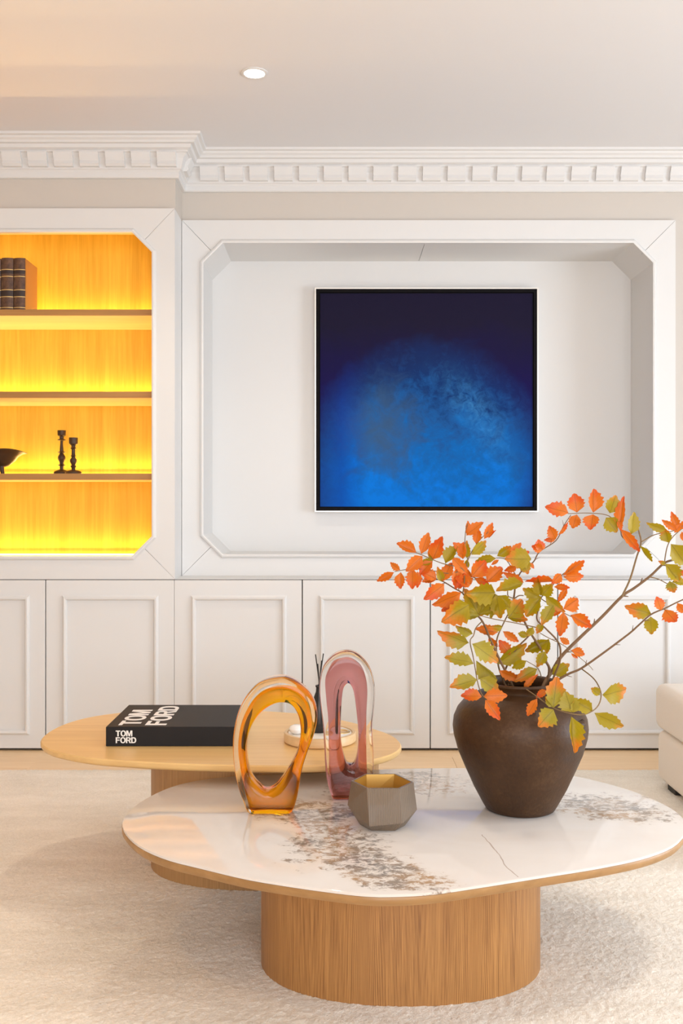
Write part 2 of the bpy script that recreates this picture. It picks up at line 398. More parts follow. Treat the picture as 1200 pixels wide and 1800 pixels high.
bm = bmesh.new()
for (ya, yb, za, zb) in ((WIN[0], WIN[1], WIN[2], WIN[2] + 0.05), (WIN[0], WIN[1], WIN[3] - 0.05, WIN[3]), (WIN[0], WIN[0] + 0.05, WIN[2], WIN[3]), (WIN[1] - 0.05, WIN[1], WIN[2], WIN[3])): box(bm, XR - 0.02, XR + 0.06, ya, yb, za, zb)
struct('window_1', bm, paint)
bm = bmesh.new()
for (xa, xb, za, zb) in ((FILLB[0], FILLB[1], FILLB[2], FILLB[2] + 0.05), (FILLB[0], FILLB[1], FILLB[3] - 0.05, FILLB[3]), (FILLB[0], FILLB[0] + 0.05, FILLB[2], FILLB[3]), (FILLB[1] - 0.05, FILLB[1], FILLB[2], FILLB[3])): box(bm, xa, xb, YF - 0.06, YF + 0.02, za, zb)
struct('fill_opening_frame', bm, paint)  # frame round the added fill opening

# cornice with a row of dentils
prof = [(0.0, 2.505), (0.014, 2.505), (0.018, 2.509), (0.018, 2.530), (0.024, 2.538), (0.030, 2.541), (0.034, 2.560), (0.042, 2.585), (0.055, 2.603),
        (0.062, 2.605), (0.062, 2.612), (0.076, 2.618), (0.080, 2.632), (0.094, 2.634), (0.098, 2.643), (0.108, 2.649), (0.112, 2.657), (0.124, 2.660), (0.126, ZC + 0.001), (0.0, ZC + 0.001)]
bm = bmesh.new(); rings = []
for p, z in prof:
    rings.append([bm.verts.new(q) for q in ((XL, Y1 - p, z), (BX + p, Y1 - p, z), (BX + p, Y2 - p, z), (XR, Y2 - p, z))])
for a, b in zip(rings[:-1], rings[1:]):
    for i in range(3): bm.faces.new((a[i], a[i + 1], b[i + 1], b[i]))
corn = struct('trim_1', bm, paint)
def dentil_mesh():
    b = bmesh.new()
    prof_d = [(0.026, 2.545), (0.046, 2.547), (0.054, 2.556), (0.052, 2.570), (0.060, 2.584), (0.068, 2.600), (0.068, 2.606), (0.026, 2.606)]
    w = 0.041
    l = [b.verts.new((-w, -p, z)) for p, z in prof_d]; r = [b.verts.new((w, -p, z)) for p, z in prof_d]; n = len(prof_d)
    b.faces.new(l); b.faces.new(r[::-1])
    for i in range(n): b.faces.new((l[i], r[i], r[(i + 1) % n], l[(i + 1) % n]))
    bmesh.ops.recalc_face_normals(b, faces=b.faces)
    me = bpy.data.meshes.new('dentil'); b.to_mesh(me); b.free(); me.materials.append(paint); return me
dm = dentil_mesh()
def dentil(x, y, rz=0):
    o = bpy.data.objects.new('dentil', dm); COL.objects.link(o); o.parent = corn; o.location = (x, y, 0); o.rotation_euler = (0, 0, rz)
x = BX - 0.03
while x > -1.85: dentil(x, Y1); x -= 0.112
dentil(BX, Y1 + 0.06, PI / 2)
x = BX + 0.13
while x < 1.75: dentil(x, Y2); x += 0.112

# ------------------------------------------------------------------ joinery
def octagon(x0, x1, z0, z1, c):
    return [(x0 + c, z0), (x1 - c, z0), (x1, z0 + c), (x1, z1 - c), (x1 - c, z1), (x0 + c, z1), (x0, z1 - c), (x0, z0 + c)]
def frame_rails(t, ox0, ox1, oz0, oz1, ix0, ix1, iz0, iz1, c, y0, y1):
    """four mitred boards round a chamfered opening"""
    g = 0.0006; h = c / 2
    ml, mr = ix0 + h, ix1 - h; mb, mt = iz0 + h, iz1 - h
    boards = [
        ('rail', [(ox0 + g, oz1), (ox1 - g, oz1), (mr - g, mt + g), (ix1 - c, iz1), (ix0 + c, iz1), (ml + g, mt + g)]),
        ('rail', [(ox0 + g, oz0), (ml + g, mb - g), (ix0 + c, iz0), (ix1 - c, iz0), (mr - g, mb - g), (ox1 - g, oz0)]),
        ('stile', [(ox0, oz0 + g), (ox0, oz1 - g), (ml - g, mt - g), (ix0, iz1 - c), (ix0, iz0 + c), (ml - g, mb + g)]),
        ('stile', [(ox1, oz0 + g), (mr + g, mb + g), (ix1, iz0 + c), (ix1, iz1 - c), (mr + g, mt - g), (ox1, oz1 - g)])]
    for nm, poly in boards: obj(nm, prism_xz(bmesh.new(), poly, y0, y1), lacquer, t)
def bead(t, poly, y, w=0.016, p=0.010):
    obj('bead_moulding', ring_sweep(bmesh.new(), poly, [(-0.002, y + 0.004), (-0.002, y - p), (0.004, y - p - 0.002), (0.010, y - p), (w, y - 0.002), (w, y + 0.004)]), lacquer, t)

# bookcase
OX0 = -2.80
bk = thing('bookcase', 'built-in white framed bookcase with glowing amber oak interior at left', 'bookcase', (OX0, D, 0.751))
ix0, ix1, iz0, iz1 = -2.70, -0.8004, 0.850, 2.267
frame_rails(bk, OX0, BX, 0.752, FT, ix0, ix1, iz0, iz1, 0.088, D, D + 0.022)
bead(bk, octagon(ix0, ix1, iz0, iz1, 0.088), D)
YB = 4.726
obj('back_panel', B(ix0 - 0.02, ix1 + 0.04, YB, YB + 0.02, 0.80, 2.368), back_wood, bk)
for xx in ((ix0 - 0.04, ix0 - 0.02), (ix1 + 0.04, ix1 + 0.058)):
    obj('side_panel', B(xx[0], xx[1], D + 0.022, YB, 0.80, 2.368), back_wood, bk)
obj('top_panel', B(ix0 - 0.02, ix1 + 0.04, D + 0.022, YB, 2.358, 2.368), lit_shelf_wood, bk)
obj('bottom_panel', B(ix0 - 0.02, ix1 + 0.04, D + 0.022, YB, 0.80, 0.838), lit_shelf_wood, bk)
obj('outer_side', B(BX - 0.03, BX, D + 0.022, 5.0, 0.752, FT), lacquer, bk)
SH = [(1.907, 1.934), (1.545, 1.573), (1.185, 1.213)]
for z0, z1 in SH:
    sh = obj('shelf', B(ix0 - 0.02, ix1 + 0.04, 4.3755, YB, z0, z1), lit_shelf_wood, bk)
    obj('shaded_front_strip', B(ix0 - 0.02, ix1 + 0.04, 4.374, 4.3755, z0, z1), shaded_shelf_edge, sh)  # thin strip carrying the painted shade of the shelf front
led = mat('warm_led_strip', (1, 0.7, 0.3), 0.5); led.node_tree.nodes['Principled BSDF'].inputs['Emission Color'].default_value = (1, 0.62, 0.2, 1)
led.node_tree.nodes['Principled BSDF'].inputs['Emission Strength'].default_value = 6.0
LEDC = (1.0, 0.585, 0.17)
LEDP = 3.8
for z in [s[1] for s in SH] + [0.838]:
    obj('led_strip', B(ix0, ix1 + 0.03, YB - 0.016, YB - 0.004, z, z + 0.006), led, bk)
    area('led_strip_light', ((ix0 + ix1 + 0.03) / 2, YB - 0.032, z + 0.011), (0, -0.55, 1), ix1 - ix0 + 0.03, 0.012, LEDP, LEDC)

# niche
nx0, nx1, nz0, nz1, YN = -0.6044, 1.4449, 0.8485, 2.270, 4.88
YR = 4.54
ni = thing('wall_niche', 'white panelled wall niche with chamfered corners behind the blue painting', 'niche', (BX + 0.002, YR, 0.752))
frame_rails(ni, BX + 0.002, 1.5487, 0.752, FT + 0.003, nx0, nx1, nz0, nz1, 0.091, YR, YR + 0.022)
oc = octagon(nx0, nx1, nz0, nz1, 0.091)
bead(ni, oc, YR)
oo = offset_poly(oc, 0.018)
for i in range(8):
    j = (i + 1) % 8
    segs = [(oc[i], oc[j], oo[j], oo[i])]
    if i == 4:
        xs = 0.406
        segs = [(oc[i], (xs + 0.001, oc[i][1]), (xs + 0.001, oo[i][1]), oo[i]), ((xs - 0.001, oc[i][1]), oc[j], oo[j], (xs - 0.001, oo[i][1]))]
    for s in segs: obj('reveal_board', prism_xz(bmesh.new(), s, YR + 0.022, YN), lacquer, ni)
obj('back_panel', B(nx0 - 0.03, nx1 + 0.03, YN, YN + 0.02, nz0 - 0.03, nz1 + 0.03), lacquer, ni)

# base cabinets
seams = [-148, 80, 306, 531, 756, 980, 1205]
sx = lambda X: (X - CX) * D / F
cab_labels = ['white base cabinet with moulded door cut by the left edge of the photo', 'white base cabinet below the glowing bookcase, behind the black book',
              'white base cabinet behind the orange glass ring, right of the bookcase corner', 'white base cabinet behind the pink glass arch',
              'white base cabinet behind the brown vase of autumn branches', 'white base cabinet at far right behind the pale sofa']
ledge = B(sx(seams[0]), sx(1205), D + 0.002, 4.539, 0.7495, 0.7518)
tag(obj('cabinet_worktop', ledge, lacquer, loc=(0, D, 0.7495)), 'thin white worktop ledge running along the top of the base cabinets', 'worktop')
for i in range(6):
    a, b = sx(seams[i]), sx(seams[i + 1])
    c = thing('base_cabinet', cab_labels[i], 'cabinet', ((a + b) / 2, D, 0), 'base cabinets along the back wall')
    obj('carcass', B(a + 0.001, b - 0.001, D + 0.022, 4.99, 0.012, 0.749), dark_gap, c)
    obj('plinth', B(a + 0.001, b - 0.001, D + 0.03, 4.98, 0.0, 0.012), dark_gap, c)
    gap = 0.0007 if i in (1,) else 0.0022
    gl = 0.0007 if i == 2 else 0.0022
    dr = obj('door', B(a + gl, b - gap, D, D + 0.02, 0.0115, 0.7465, bev=0.0012), lacquer, c)
    m0, m1 = a + 0.075, b - 0.069
    poly = [(m0 + 0.02, 0.092), (m1 - 0.02, 0.092), (m1 - 0.02, 0.659), (m0 + 0.02, 0.659)]
    obj('door_moulding', ring_sweep(bmesh.new(), poly, [(0, D + 0.002), (0.0, D - 0.006), (0.005, D - 0.013), (0.012, D - 0.014), (0.017, D - 0.008), (0.020, D - 0.006), (0.020, D + 0.002)]), lacquer, dr)

# ------------------------------------------------------------------ painting
pxl, pxr, pzb, pzt, py1 = px(553, 506, 4.83).x, px(946, 506, 4.83).x, px(553, 900, 4.83).z, px(553, 505.5, 4.83).z, 4.83
pw_ = pxr - pxl
pt = thing('framed_painting', 'square blue abstract painting in a thin silver and black frame inside the niche', 'painting', ((pxl + pxr) / 2, YN, pzb))
rect = [(pxl, pzb), (pxr, pzb), (pxr, pzt), (pxl, pzt)]
silver = mat('brushed_silver_frame', (0.80, 0.76, 0.70), 0.35, 0.6)
blackf = mat('black_frame', (0.006, 0.005, 0.006), 0.7); blackf.node_tree.nodes['Principled BSDF'].inputs['Specular IOR Level'].default_value = 0.1
obj('outer_frame', ring_sweep(bmesh.new(), rect, [(0, YN - 0.001), (0, py1), (-0.006, py1), (-0.006, YN - 0.001)]), silver, pt)
obj('inner_frame', ring_sweep(bmesh.new(), rect, [(-0.0062, YN - 0.004), (-0.0062, py1 + 0.002), (-0.022, py1 + 0.002), (-0.022, py1 + 0.014), (-0.030, py1 + 0.014), (-0.030, YN - 0.004)]), blackf, pt)
cv = obj('canvas', B(pxl + 0.026, pxr - 0.026, py1 + 0.010, YN - 0.006, pzb + 0.026, pzt - 0.026), painting_mat(pw_), pt)

# ------------------------------------------------------------------ recessed downlight
dl = px(447, 128, 1); ld = (ZC - H) / (dl.z - H); lc = (dl.x * ld, ld, ZC)
dn = thing('ceiling_downlight', 'small round recessed downlight glowing in the white ceiling', 'light', lc)
obj('trim_ring', lathe(bmesh.new(), [(0.038, 0.0), (0.050, 0.0), (0.050, -0.003), (0.046, -0.005), (0.038, -0.004), (0.038, 0.0)], lc, 32), lacquer, dn, True)
lens = mat('downlight_lens', (1, 1, 1), 0.5); lens.node_tree.nodes['Principled BSDF'].inputs['Emission Color'].default_value = (1, 0.93, 0.82, 1)
lens.node_tree.nodes['Principled BSDF'].inputs['Emission Strength'].default_value = 14.0
obj('lens', lathe(bmesh.new(), [(0, -0.002), (0.038, -0.002), (0.038, 0.0), (0, 0.0)], lc, 32), lens, dn)
spot('downlight_beam', (lc[0], lc[1], ZC - 0.012), 22, (1.0, 0.86, 0.68), 2.0, 0.8, 0.04)

# ------------------------------------------------------------------ rug
RX0, RX1, RY0, RY1, RZ = -2.5, 2.35, 1.6, 4.0, 0.012
gx, gy = 800, 400
X, Yg = np.meshgrid(np.linspace(RX0, RX1, gx), np.linspace(RY0, RY1, gy))
rng = np.random.default_rng(3)
Z = RZ + rng.uniform(-0.0020, 0.0010, X.shape)
Xj = X + rng.uniform(-0.002, 0.002, X.shape); Yj = Yg + rng.uniform(-0.002, 0.002, X.shape)
edge = (X < RX0 + 1e-4) | (X > RX1 - 1e-4) | (Yg < RY0 + 1e-4) | (Yg > RY1 - 1e-4)
Z[edge] = 0.0005
co = np.stack([Xj, Yj, Z], -1).reshape(-1, 3)
idx = np.arange(gx * gy).reshape(gy, gx)
q = np.stack([idx[:-1, :-1], idx[:-1, 1:], idx[1:, 1:], idx[1:, :-1]], -1).reshape(-1, 4)
me = bpy.data.meshes.new('rug'); me.from_pydata(co.tolist(), [], q.tolist()); me.materials.append(rug_mat())
me.polygons.foreach_set('use_smooth', [True] * len(me.polygons))
rug = bpy.data.objects.new('rug', me); COL.objects.link(rug)
tag(rug, 'large cream loop pile rug under both coffee tables', 'rug')

# ------------------------------------------------------------------ coffee tables
def smooth_outline(pts, n=120): return closed_curve(pts, n)
def slab(bm, outline, levels):
    """levels = [(inset, z)] stacked rings, capped at both ends"""
    n = len(outline); c = sum(outline, Vector((0, 0))) / n; rings = []
    for ins, z in levels:
        ring = []
        for i in range(n):
            t = (outline[(i + 1) % n] - outline[i - 1]).normalized(); nn = Vector((t.y, -t.x))
            if nn.dot(outline[i] - c) < 0: nn = -nn
            p = outline[i] - nn * ins; ring.append(bm.verts.new((p.x, p.y, z)))
        rings.append(ring)
    for a, b in zip(rings[:-1], rings[1:]):
        for i in range(n): bm.faces.new((a[i], a[(i + 1) % n], b[(i + 1) % n], b[i]))
    bm.faces.new(rings[0]); bm.faces.new(rings[-1][::-1]); return bm
def plinth_base(name, cx, cy, a, b, z0, z1, material, parent, e=2.15):
    bm = bmesh.new(); uvl = bm.loops.layers.uv.new('UVMap'); n = 128; per = []; L = 0; prev = None; pts = []
    for i in range(n + 1):
        th = 2 * PI * i / n + PI / 2; c, s = math.cos(th), math.sin(th)
        p = Vector((cx + a * math.copysign(abs(c) ** (2 / e), c), cy + b * math.copysign(abs(s) ** (2 / e), s)))
        if prev is not None: L += (p - prev).length
        prev = p; per.append(L); pts.append(p)
    lo = [bm.verts.new((p.x, p.y, z0)) for p in pts[:-1]]; hi = [bm.verts.new((p.x, p.y, z1)) for p in pts[:-1]]
    for i in range(n):
        f = bm.faces.new((lo[i], lo[(i + 1) % n], hi[(i + 1) % n], hi[i]))
        for l, (u, v) in zip(f.loops, ((per[i], 0), (per[i + 1], 0), (per[i + 1], z1), (per[i], z1))): l[uvl].uv = (u, v)
    bm.faces.new(hi); bm.faces.new(lo[::-1])
    return obj(name, bm, material, parent, True)
TB = (0.15, 2.33)
H1, H2 = 0.335, 0.39
t1 = thing('coffee_table', 'pebble-shaped coffee table with cream marble top and ash drum base, in front', 'table', (TB[0], TB[1], 0.012))
o1 = [(640, 1571), (690, 1572), (760, 1568), (850, 1555), (950, 1539), (1050, 1523), (1130, 1506), (1180, 1487), (1203, 1466), (1207, 1452), (1196, 1433), (1170, 1415), (1120, 1393), (1060, 1375), (1000, 1362),
      (930, 1354), (850, 1350), (750, 1350), (670, 1352), (600, 1356), (520, 1360), (450, 1362), (400, 1365), (350, 1371), (300, 1383), (255, 1404), (225, 1427), (214, 1447), (224, 1468), (250, 1489), (295, 1508), (350, 1522), (430, 1541), (500, 1553), (570, 1563)]
out1 = smooth_outline([on_plane(a, b, H1).xy for a, b in o1])
obj('marble_top', slab(bmesh.new(), out1, [(0.0035, H1), (0.001, H1 - 0.001), (0.001, H1 - 0.006)]), marble(), t1, True)
obj('wood_edge', slab(bmesh.new(), out1, [(0.001, H1 - 0.0065), (0.0, H1 - 0.008), (0.0, H1 - 0.018), (0.004, H1 - 0.024), (0.03, H1 - 0.030)]), edge_wood, t1, True)
plinth_base('drum_base', 0.15, 2.33, 0.324, 0.226, 0.0115, H1 - 0.030, ash_base, t1)
t2 = thing('coffee_table', 'taller light oak coffee table with drum base behind the marble one', 'table', (-0.30, 2.97, 0.012))
o2 = [(417, 1345), (500, 1346), (560, 1345), (620, 1341), (660, 1334), (690, 1325), (705, 1313), (700, 1301), (685, 1291), (657, 1281), (620, 1270), (560, 1258), (500, 1252), (440, 1249), (350, 1248), (260, 1249), (200, 1254), (150, 1262), (110, 1274), (82, 1289), (71, 1303), (82, 1315), (110, 1324), (165, 1333), (250, 1339), (333, 1343)]
out2 = smooth_outline([on_plane(a, b, H2).xy for a, b in o2])
obj('table_top', slab(bmesh.new(), out2, [(0.003, H2), (0.0, H2 - 0.003), (0.0, H2 - 0.012), (0.004, H2 - 0.018), (0.02, H2 - 0.024)]), oak_top, t2, True)
plinth_base('drum_base', -0.21, 2.975, 0.338, 0.238, 0.0115, H2 - 0.024, oak_base, t2)

# ------------------------------------------------------------------ big black book on the oak table
cover_m = mat('black_cloth_cover', (0.012, 0.010, 0.010), 0.55); cover_m.node_tree.nodes['Principled BSDF'].inputs['Specular IOR Level'].default_value = 0.25; white_ink = mat('white_foil_print', (0.85, 0.83, 0.80), 0.5)
bx0, bx1, by0, by1 = -0.650, -0.262, 2.815, 3.128
bz0, bz1 = H2 + 0.0005, H2 + 0.0552
bkk = thing('coffee_table_book', 'large black book with big white cover title on the oak table', 'book', (bx0, by0, bz0))
obj('cover_board', B(bx0, bx1, by0 + 0.004, by1, bz0, bz0 + 0.0035, bev=0.0008), cover_m, bkk)
obj('cover_board', B(bx0, bx1, by0 + 0.004, by1, bz1 - 0.0035, bz1, bev=0.0008), cover_m, bkk)
obj('spine', B(bx0, bx1, by0, by0 + 0.005, bz0, bz1, bev=0.0012), cover_m, bkk)
obj('page_block', B(bx0 + 0.004, bx1 - 0.004, by0 + 0.005, by1 - 0.005, bz0 + 0.0035, bz1 - 0.0035), mat('page_edges', (0.75, 0.72, 0.66), 0.8), bkk)
def letter(ch):
    """bold grotesque capital of unit height: (width, list of polygons)"""
    s = 0.21; P = []
    def rect(a, b, c, d): P.append([(a, b), (c, b), (c, d), (a, d)])
    def ring(cx, cy, rx, ry, tx, ty, a0, a1, n=28, e=2.5):
        def pt(t, ax, ay):
            c, q = math.cos(t), math.sin(t)
            return (cx + ax * math.copysign(abs(c) ** (2 / e), c), cy + ay * math.copysign(abs(q) ** (2 / e), q))
        for i in range(n):
            t0 = a0 + (a1 - a0) * i / n; t1 = a0 + (a1 - a0) * (i + 1) / n
            P.append([pt(t0, rx, ry), pt(t1, rx, ry), pt(t1, rx - tx, ry - ty), pt(t0, rx - tx, ry - ty)])
    if ch == 'T': rect(0, 1 - 0.18, 0.70, 1); rect(0.35 - s / 2, 0, 0.35 + s / 2, 0.82); w = 0.70
    elif ch == 'F': rect(0, 0, s, 1); rect(s, 0.82, 0.64, 1); rect(s, 0.42, 0.57, 0.59); w = 0.64
    elif ch == 'O': ring(0.41, 0.5, 0.41, 0.52, 0.21, 0.18, 0, 2 * PI, 40, 2.2); w = 0.82
    elif ch == 'D': rect(0, 0, s, 1); rect(s, 0.82, 0.34, 1); rect(s, 0, 0.34, 0.18); ring(0.34, 0.5, 0.42, 0.5, 0.21, 0.18, -PI / 2, PI / 2, 20, 2.3); w = 0.76
    elif ch == 'R': rect(0, 0, s, 1); rect(s, 0.83, 0.42, 1); rect(s, 0.40, 0.42, 0.56); ring(0.42, 0.70, 0.30, 0.30, 0.20, 0.17, -PI / 2, PI / 2, 16, 2.2); P.append([(0.36, 0.42), (0.56, 0.42), (0.76, 0), (0.53, 0)]); w = 0.75
    elif ch == 'M': rect(0, 0, 0.19, 1); rect(0.73, 0, 0.92, 1); P.append([(0.19, 1), (0.28, 1), (0.46, 0.36), (0.46, 0.0), (0.37, 0.0), (0.19, 0.66)]); P.append([(0.73, 1), (0.73, 0.66), (0.55, 0.0), (0.46, 0.0), (0.46, 0.36), (0.64, 1)]); w = 0.92
    return w, P
def word(bm, text, length, o, ur, uu, height, nrm, thick=0.0005):
    """lay a word out from o along ur with letter height along uu"""
    glyphs = [letter(c) for c in text]; gap = 0.035; W = sum(g[0] for g in glyphs) + gap * (len(text) - 1); k = length / W; x = 0.0
    for w, polys in glyphs:
        for poly in polys:
            a = [bm.verts.new(o + ur * ((x + p[0]) * k) + uu * (p[1] * height) + nrm * thick) for p in poly]
            b = [bm.verts.new(o + ur * ((x + p[0]) * k) + uu * (p[1] * height) - nrm * 0.0003) for p in poly]; n = len(poly)
            bm.faces.new(a); bm.faces.new(b[::-1])
            for i in range(n): bm.faces.new((a[i], a[(i + 1) % n], b[(i + 1) % n], b[i]))
        x += w + gap
bm = bmesh.new()
word(bm, 'TOM', 0.212, Vector((-0.560, 2.838, bz1)), Vector((0, 1, 0)), Vector((-1, 0, 0)), 0.060, Vector((0, 0, 1)))
word(bm, 'FORD', 0.268, Vector((-0.484, 2.838, bz1)), Vector((0, 1, 0)), Vector((-1, 0, 0)), 0.060, Vector((0, 0, 1)))
obj('cover_title', bm, white_ink, bkk)
bm = bmesh.new()
word(bm, 'TOM', 0.047, Vector((-0.622, by0, 0.4185)), Vector((1, 0, 0)), Vector((0, 0, 1)), 0.0165, Vector((0, -1, 0)))
word(bm, 'FORD', 0.058, Vector((-0.622, by0, 0.3995)), Vector((1, 0, 0)), Vector((0, 0, 1)), 0.0165, Vector((0, -1, 0)))
obj('spine_title', bm, white_ink, bkk)

# ------------------------------------------------------------------ tray, diffuser
tc = (-0.046, 2.88, H2)
tray = thing('round_tray', 'round pale wooden tray with cream inlay behind the pink glass arch', 'tray', tc)
tray_wood = wood('pale_tray_wood', (0.74, 0.53, 0.29), (0.62, 0.42, 0.21), 'x', 0.4, 60)
cream = mat('cream_stone_inlay', (0.82, 0.78, 0.70), 0.25); brass = mat('brushed_brass', (0.78, 0.55, 0.25), 0.3, 0.9)
obj('tray_body', lathe(bmesh.new(), [(0, 0.0005), (0.100, 0.0005), (0.104, 0.004), (0.104, 0.025), (0.102, 0.028), (0.094, 0.028), (0.092, 0.022), (0, 0.022)], tc, 64), tray_wood, tray, True)
obj('inlay', lathe(bmesh.new(), [(0, 0.0221), (0.0915, 0.0221), (0.0915, 0.0255), (0.0895, 0.0265), (0, 0.0265)], tc, 64), cream, tray, True)
rc = (tc[0] + 0.062, tc[1] + 0.0, tc[2])
obj('recess_ring', lathe(bmesh.new(), [(0.018, 0.0264), (0.026, 0.0264), (0.026, 0.0285), (0.024, 0.0295), (0.020, 0.0295), (0.018, 0.0285), (0.018, 0.0264)], rc, 32), brass, tray, True)
obj('recess_floor', lathe(bmesh.new(), [(0, 0.0266), (0.0178, 0.0266), (0.0178, 0.0272), (0, 0.0272)], rc, 24), tray_wood, tray)
kc = (tc[0] - 0.066, tc[1] - 0.022, H2 + 0.0266)
kn = obj('polished_stone', lathe(bmesh.new(), [(0, 0), (0.012, 0.0), (0.020, 0.006), (0.0225, 0.014), (0.019, 0.021), (0.010, 0.025), (0, 0.026)], kc, 28), mat('polished_white_stone', (0.85, 0.84, 0.82), 0.15), None, True, loc=kc)
tag(kn, 'small polished white stone on the left side of the round tray', 'stone')
dc = (-0.048, 2.885, H2 + 0.0267)
df = thing('reed_diffuser', 'matte black reed diffuser bottle on the round tray', 'diffuser', dc)
blackb = mat('black_glass_bottle', (0.015, 0.013, 0.013), 0.25)
obj('bottle', lathe(bmesh.new(), [(0, 0.0), (0.024, 0.0), (0.026, 0.003), (0.0255, 0.03), (0.022, 0.07), (0.016, 0.10), (0.010, 0.115), (0.009, 0.128), (0.011, 0.129), (0.011, 0.134), (0.007, 0.134), (0.006, 0.12), (0, 0.12)], dc, 36), blackb, df, True)
reed_m = mat('black_reed', (0.02, 0.018, 0.016), 0.8)
for dx, dy in ((-0.011, 0.01), (0.007, -0.006), (0.012, 0.012), (-0.004, -0.014)):
    a = Vector(dc) + Vector((-dx * 0.35, -dy * 0.3, 0.115)); b = Vector(dc) + Vector((dx, dy, 0.212 + dy))
    obj('reed', tube(bmesh.new(), [a, (a + b) / 2, b], 0.0016, 0.0016, 6), reed_m, df)

# ------------------------------------------------------------------ glass sculptures
def clear_glass():
    m = mat('clear_glass', (1, 1, 1), 0.0); m.node_tree.nodes['Principled BSDF'].inputs['Transmission Weight'].default_value = 1.0
    m.node_tree.nodes['Principled BSDF'].inputs['IOR'].default_value = 1.33; return m
def tint_glass(name, c, ior=1.06):
    m = bpy.data.materials.new(name); m.use_nodes = True; t = m.node_tree; t.nodes.remove(t.nodes['Principled BSDF'])
    g = t.nodes.new('ShaderNodeBsdfGlass'); g.inputs['Color'].default_value = (*c, 1); g.inputs['IOR'].default_value = ior; g.inputs['Roughness'].default_value = 0.0
    t.links.new(g.outputs[0], t.nodes['Material Output'].inputs[0]); return m
glass = clear_glass()
def loop_solid(hole, outer, cx, cy, half, e=0.62, n=112, m=22, zmin=None):
    """a closed loop of glass between a hole outline and an outer outline (X-Z), rounded in depth"""
    bm = bmesh.new(); rings = []
    for h, o in zip(hole, outer):
        ring = []
        for k in range(m):
            a = 2 * PI * k / m; c, s = math.cos(a), math.sin(a)
            r = 0.5 + 0.5 * math.copysign(abs(c) ** e, c); yy = half * math.copysign(abs(s) ** e, s)
            p = h.lerp(o, r); ring.append(bm.verts.new((p.x, cy + yy, p.y if zmin is None else max(zmin, p.y))))
        rings.append(ring)
    n = len(rings)
    for i in range(n):
        a, b = rings[i], rings[(i + 1) % n]
        for k in range(m): bm.faces.new((a[k], a[(k + 1) % m], b[(k + 1) % m], b[k]))
    return bm
def sculpture(name, label, crop, outer, hole, core, base_py, top_py, d, half, tint, core_name):
    ox, oy, sc = crop
    to = lambda L: [(ox + a / sc, oy + b / sc) for a, b in L]
    outer, hole, core = to(outer), to(hole), to(core)
    ztop = H - (top_py - CY) / F * d; k = (ztop - H1 - 0.0008) / (base_py - top_py)
    w = lambda L: [((a - CX) / F * d, H1 + 0.0008 + (base_py - b) * k) for a, b in L]
    N = 112
    oc_, hc, cc = (closed_curve(w(q), N) for q in (outer, hole, core))
    cx = sum(p.x for p in oc_) / N
    t = thing(name, label, 'sculpture', (cx, d, H1))
    obj('clear_casing', loop_solid(hc, oc_, cx, d, half, e=0.42, zmin=H1 + 0.0008), glass, t, 'all')
    h2 = [h.lerp(c, 0.05) for h, c in zip(hc, cc)]
    obj(core_name, loop_solid(h2, cc, cx, d, half * 0.70, e=0.5, zmin=H1 + 0.004), tint, t, 'all')
amber_outer = [(385, 292), (250, 330), (150, 430), (85, 560), (50, 720), (45, 850), (58, 1010), (88, 1150), (130, 1270), (165, 1346), (240, 1350), (320, 1350), (400, 1350), (480, 1342), (520, 1250), (545, 1120), (562, 1010), (600, 880), (650, 740), (675, 620), (665, 520), (620, 420), (540, 340), (460, 300)]
amber_hole = [(405, 488), (330, 510), (250, 570), (190, 660), (155, 760), (145, 860), (155, 970), (180, 1060), (230, 1130), (290, 1172), (350, 1150), (410, 1080), (470, 980), (520, 880), (545, 780), (550, 680), (530, 580), (480, 505)]
amber_core = [(385, 368), (280, 400), (200, 470), (140, 570), (100, 690), (85, 830), (95, 960), (115, 1080), (150, 1230), (190, 1340), (260, 1345), (330, 1345), (400, 1343), (465, 1335), (505, 1180), (540, 1030), (590, 880), (625, 740), (635, 640), (610, 520), (560, 430), (480, 378)]
sculpture('glass_sculpture', 'orange amber glass ring sculpture standing on the marble table', (400, 1120, 4.286), amber_outer, amber_hole, amber_core, 1435, 1188, 2.393, 0.034, tint_glass('amber_glass', (0.99, 0.66, 0.035)), 'amber_core')
pink_outer = [(370, 12), (250, 48), (160, 140), (120, 260), (113, 400), (128, 560), (145, 720), (155, 900), (165, 1100), (185, 1260), (215, 1370), (240, 1428), (330, 1432), (420, 1432), (510, 1430), (570, 1400), (600, 1290), (612, 1160), (615, 1000), (605, 850), (602, 700), (617, 560), (627, 400), (615, 280), (570, 150), (480, 50)]
pink_hole = [(378, 322), (340, 362), (325, 450), (315, 600), (310, 750), (315, 880), (338, 1000), (368, 1085), (402, 1105), (436, 1085), (460, 1000), (470, 880), (470, 750), (455, 600), (437, 450), (415, 360)]
pink_core = [(355, 88), (250, 130), (190, 230), (170, 330), (180, 500), (195, 650), (200, 800), (205, 1000), (215, 1200), (245, 1415), (330, 1422), (410, 1422), (500, 1420), (545, 1380), (552, 1200), (548, 1000), (546, 800), (548, 600), (556, 400), (540, 270), (500, 170), (430, 105)]
sculpture('glass_sculpture', 'tall rose pink glass arch sculpture standing behind the grey faceted pot', (540, 1140, 5.295), pink_outer, pink_hole, pink_core, 1409, 1142, 2.51, 0.032, tint_glass('rose_glass', (0.80, 0.53, 0.53)), 'rose_core')

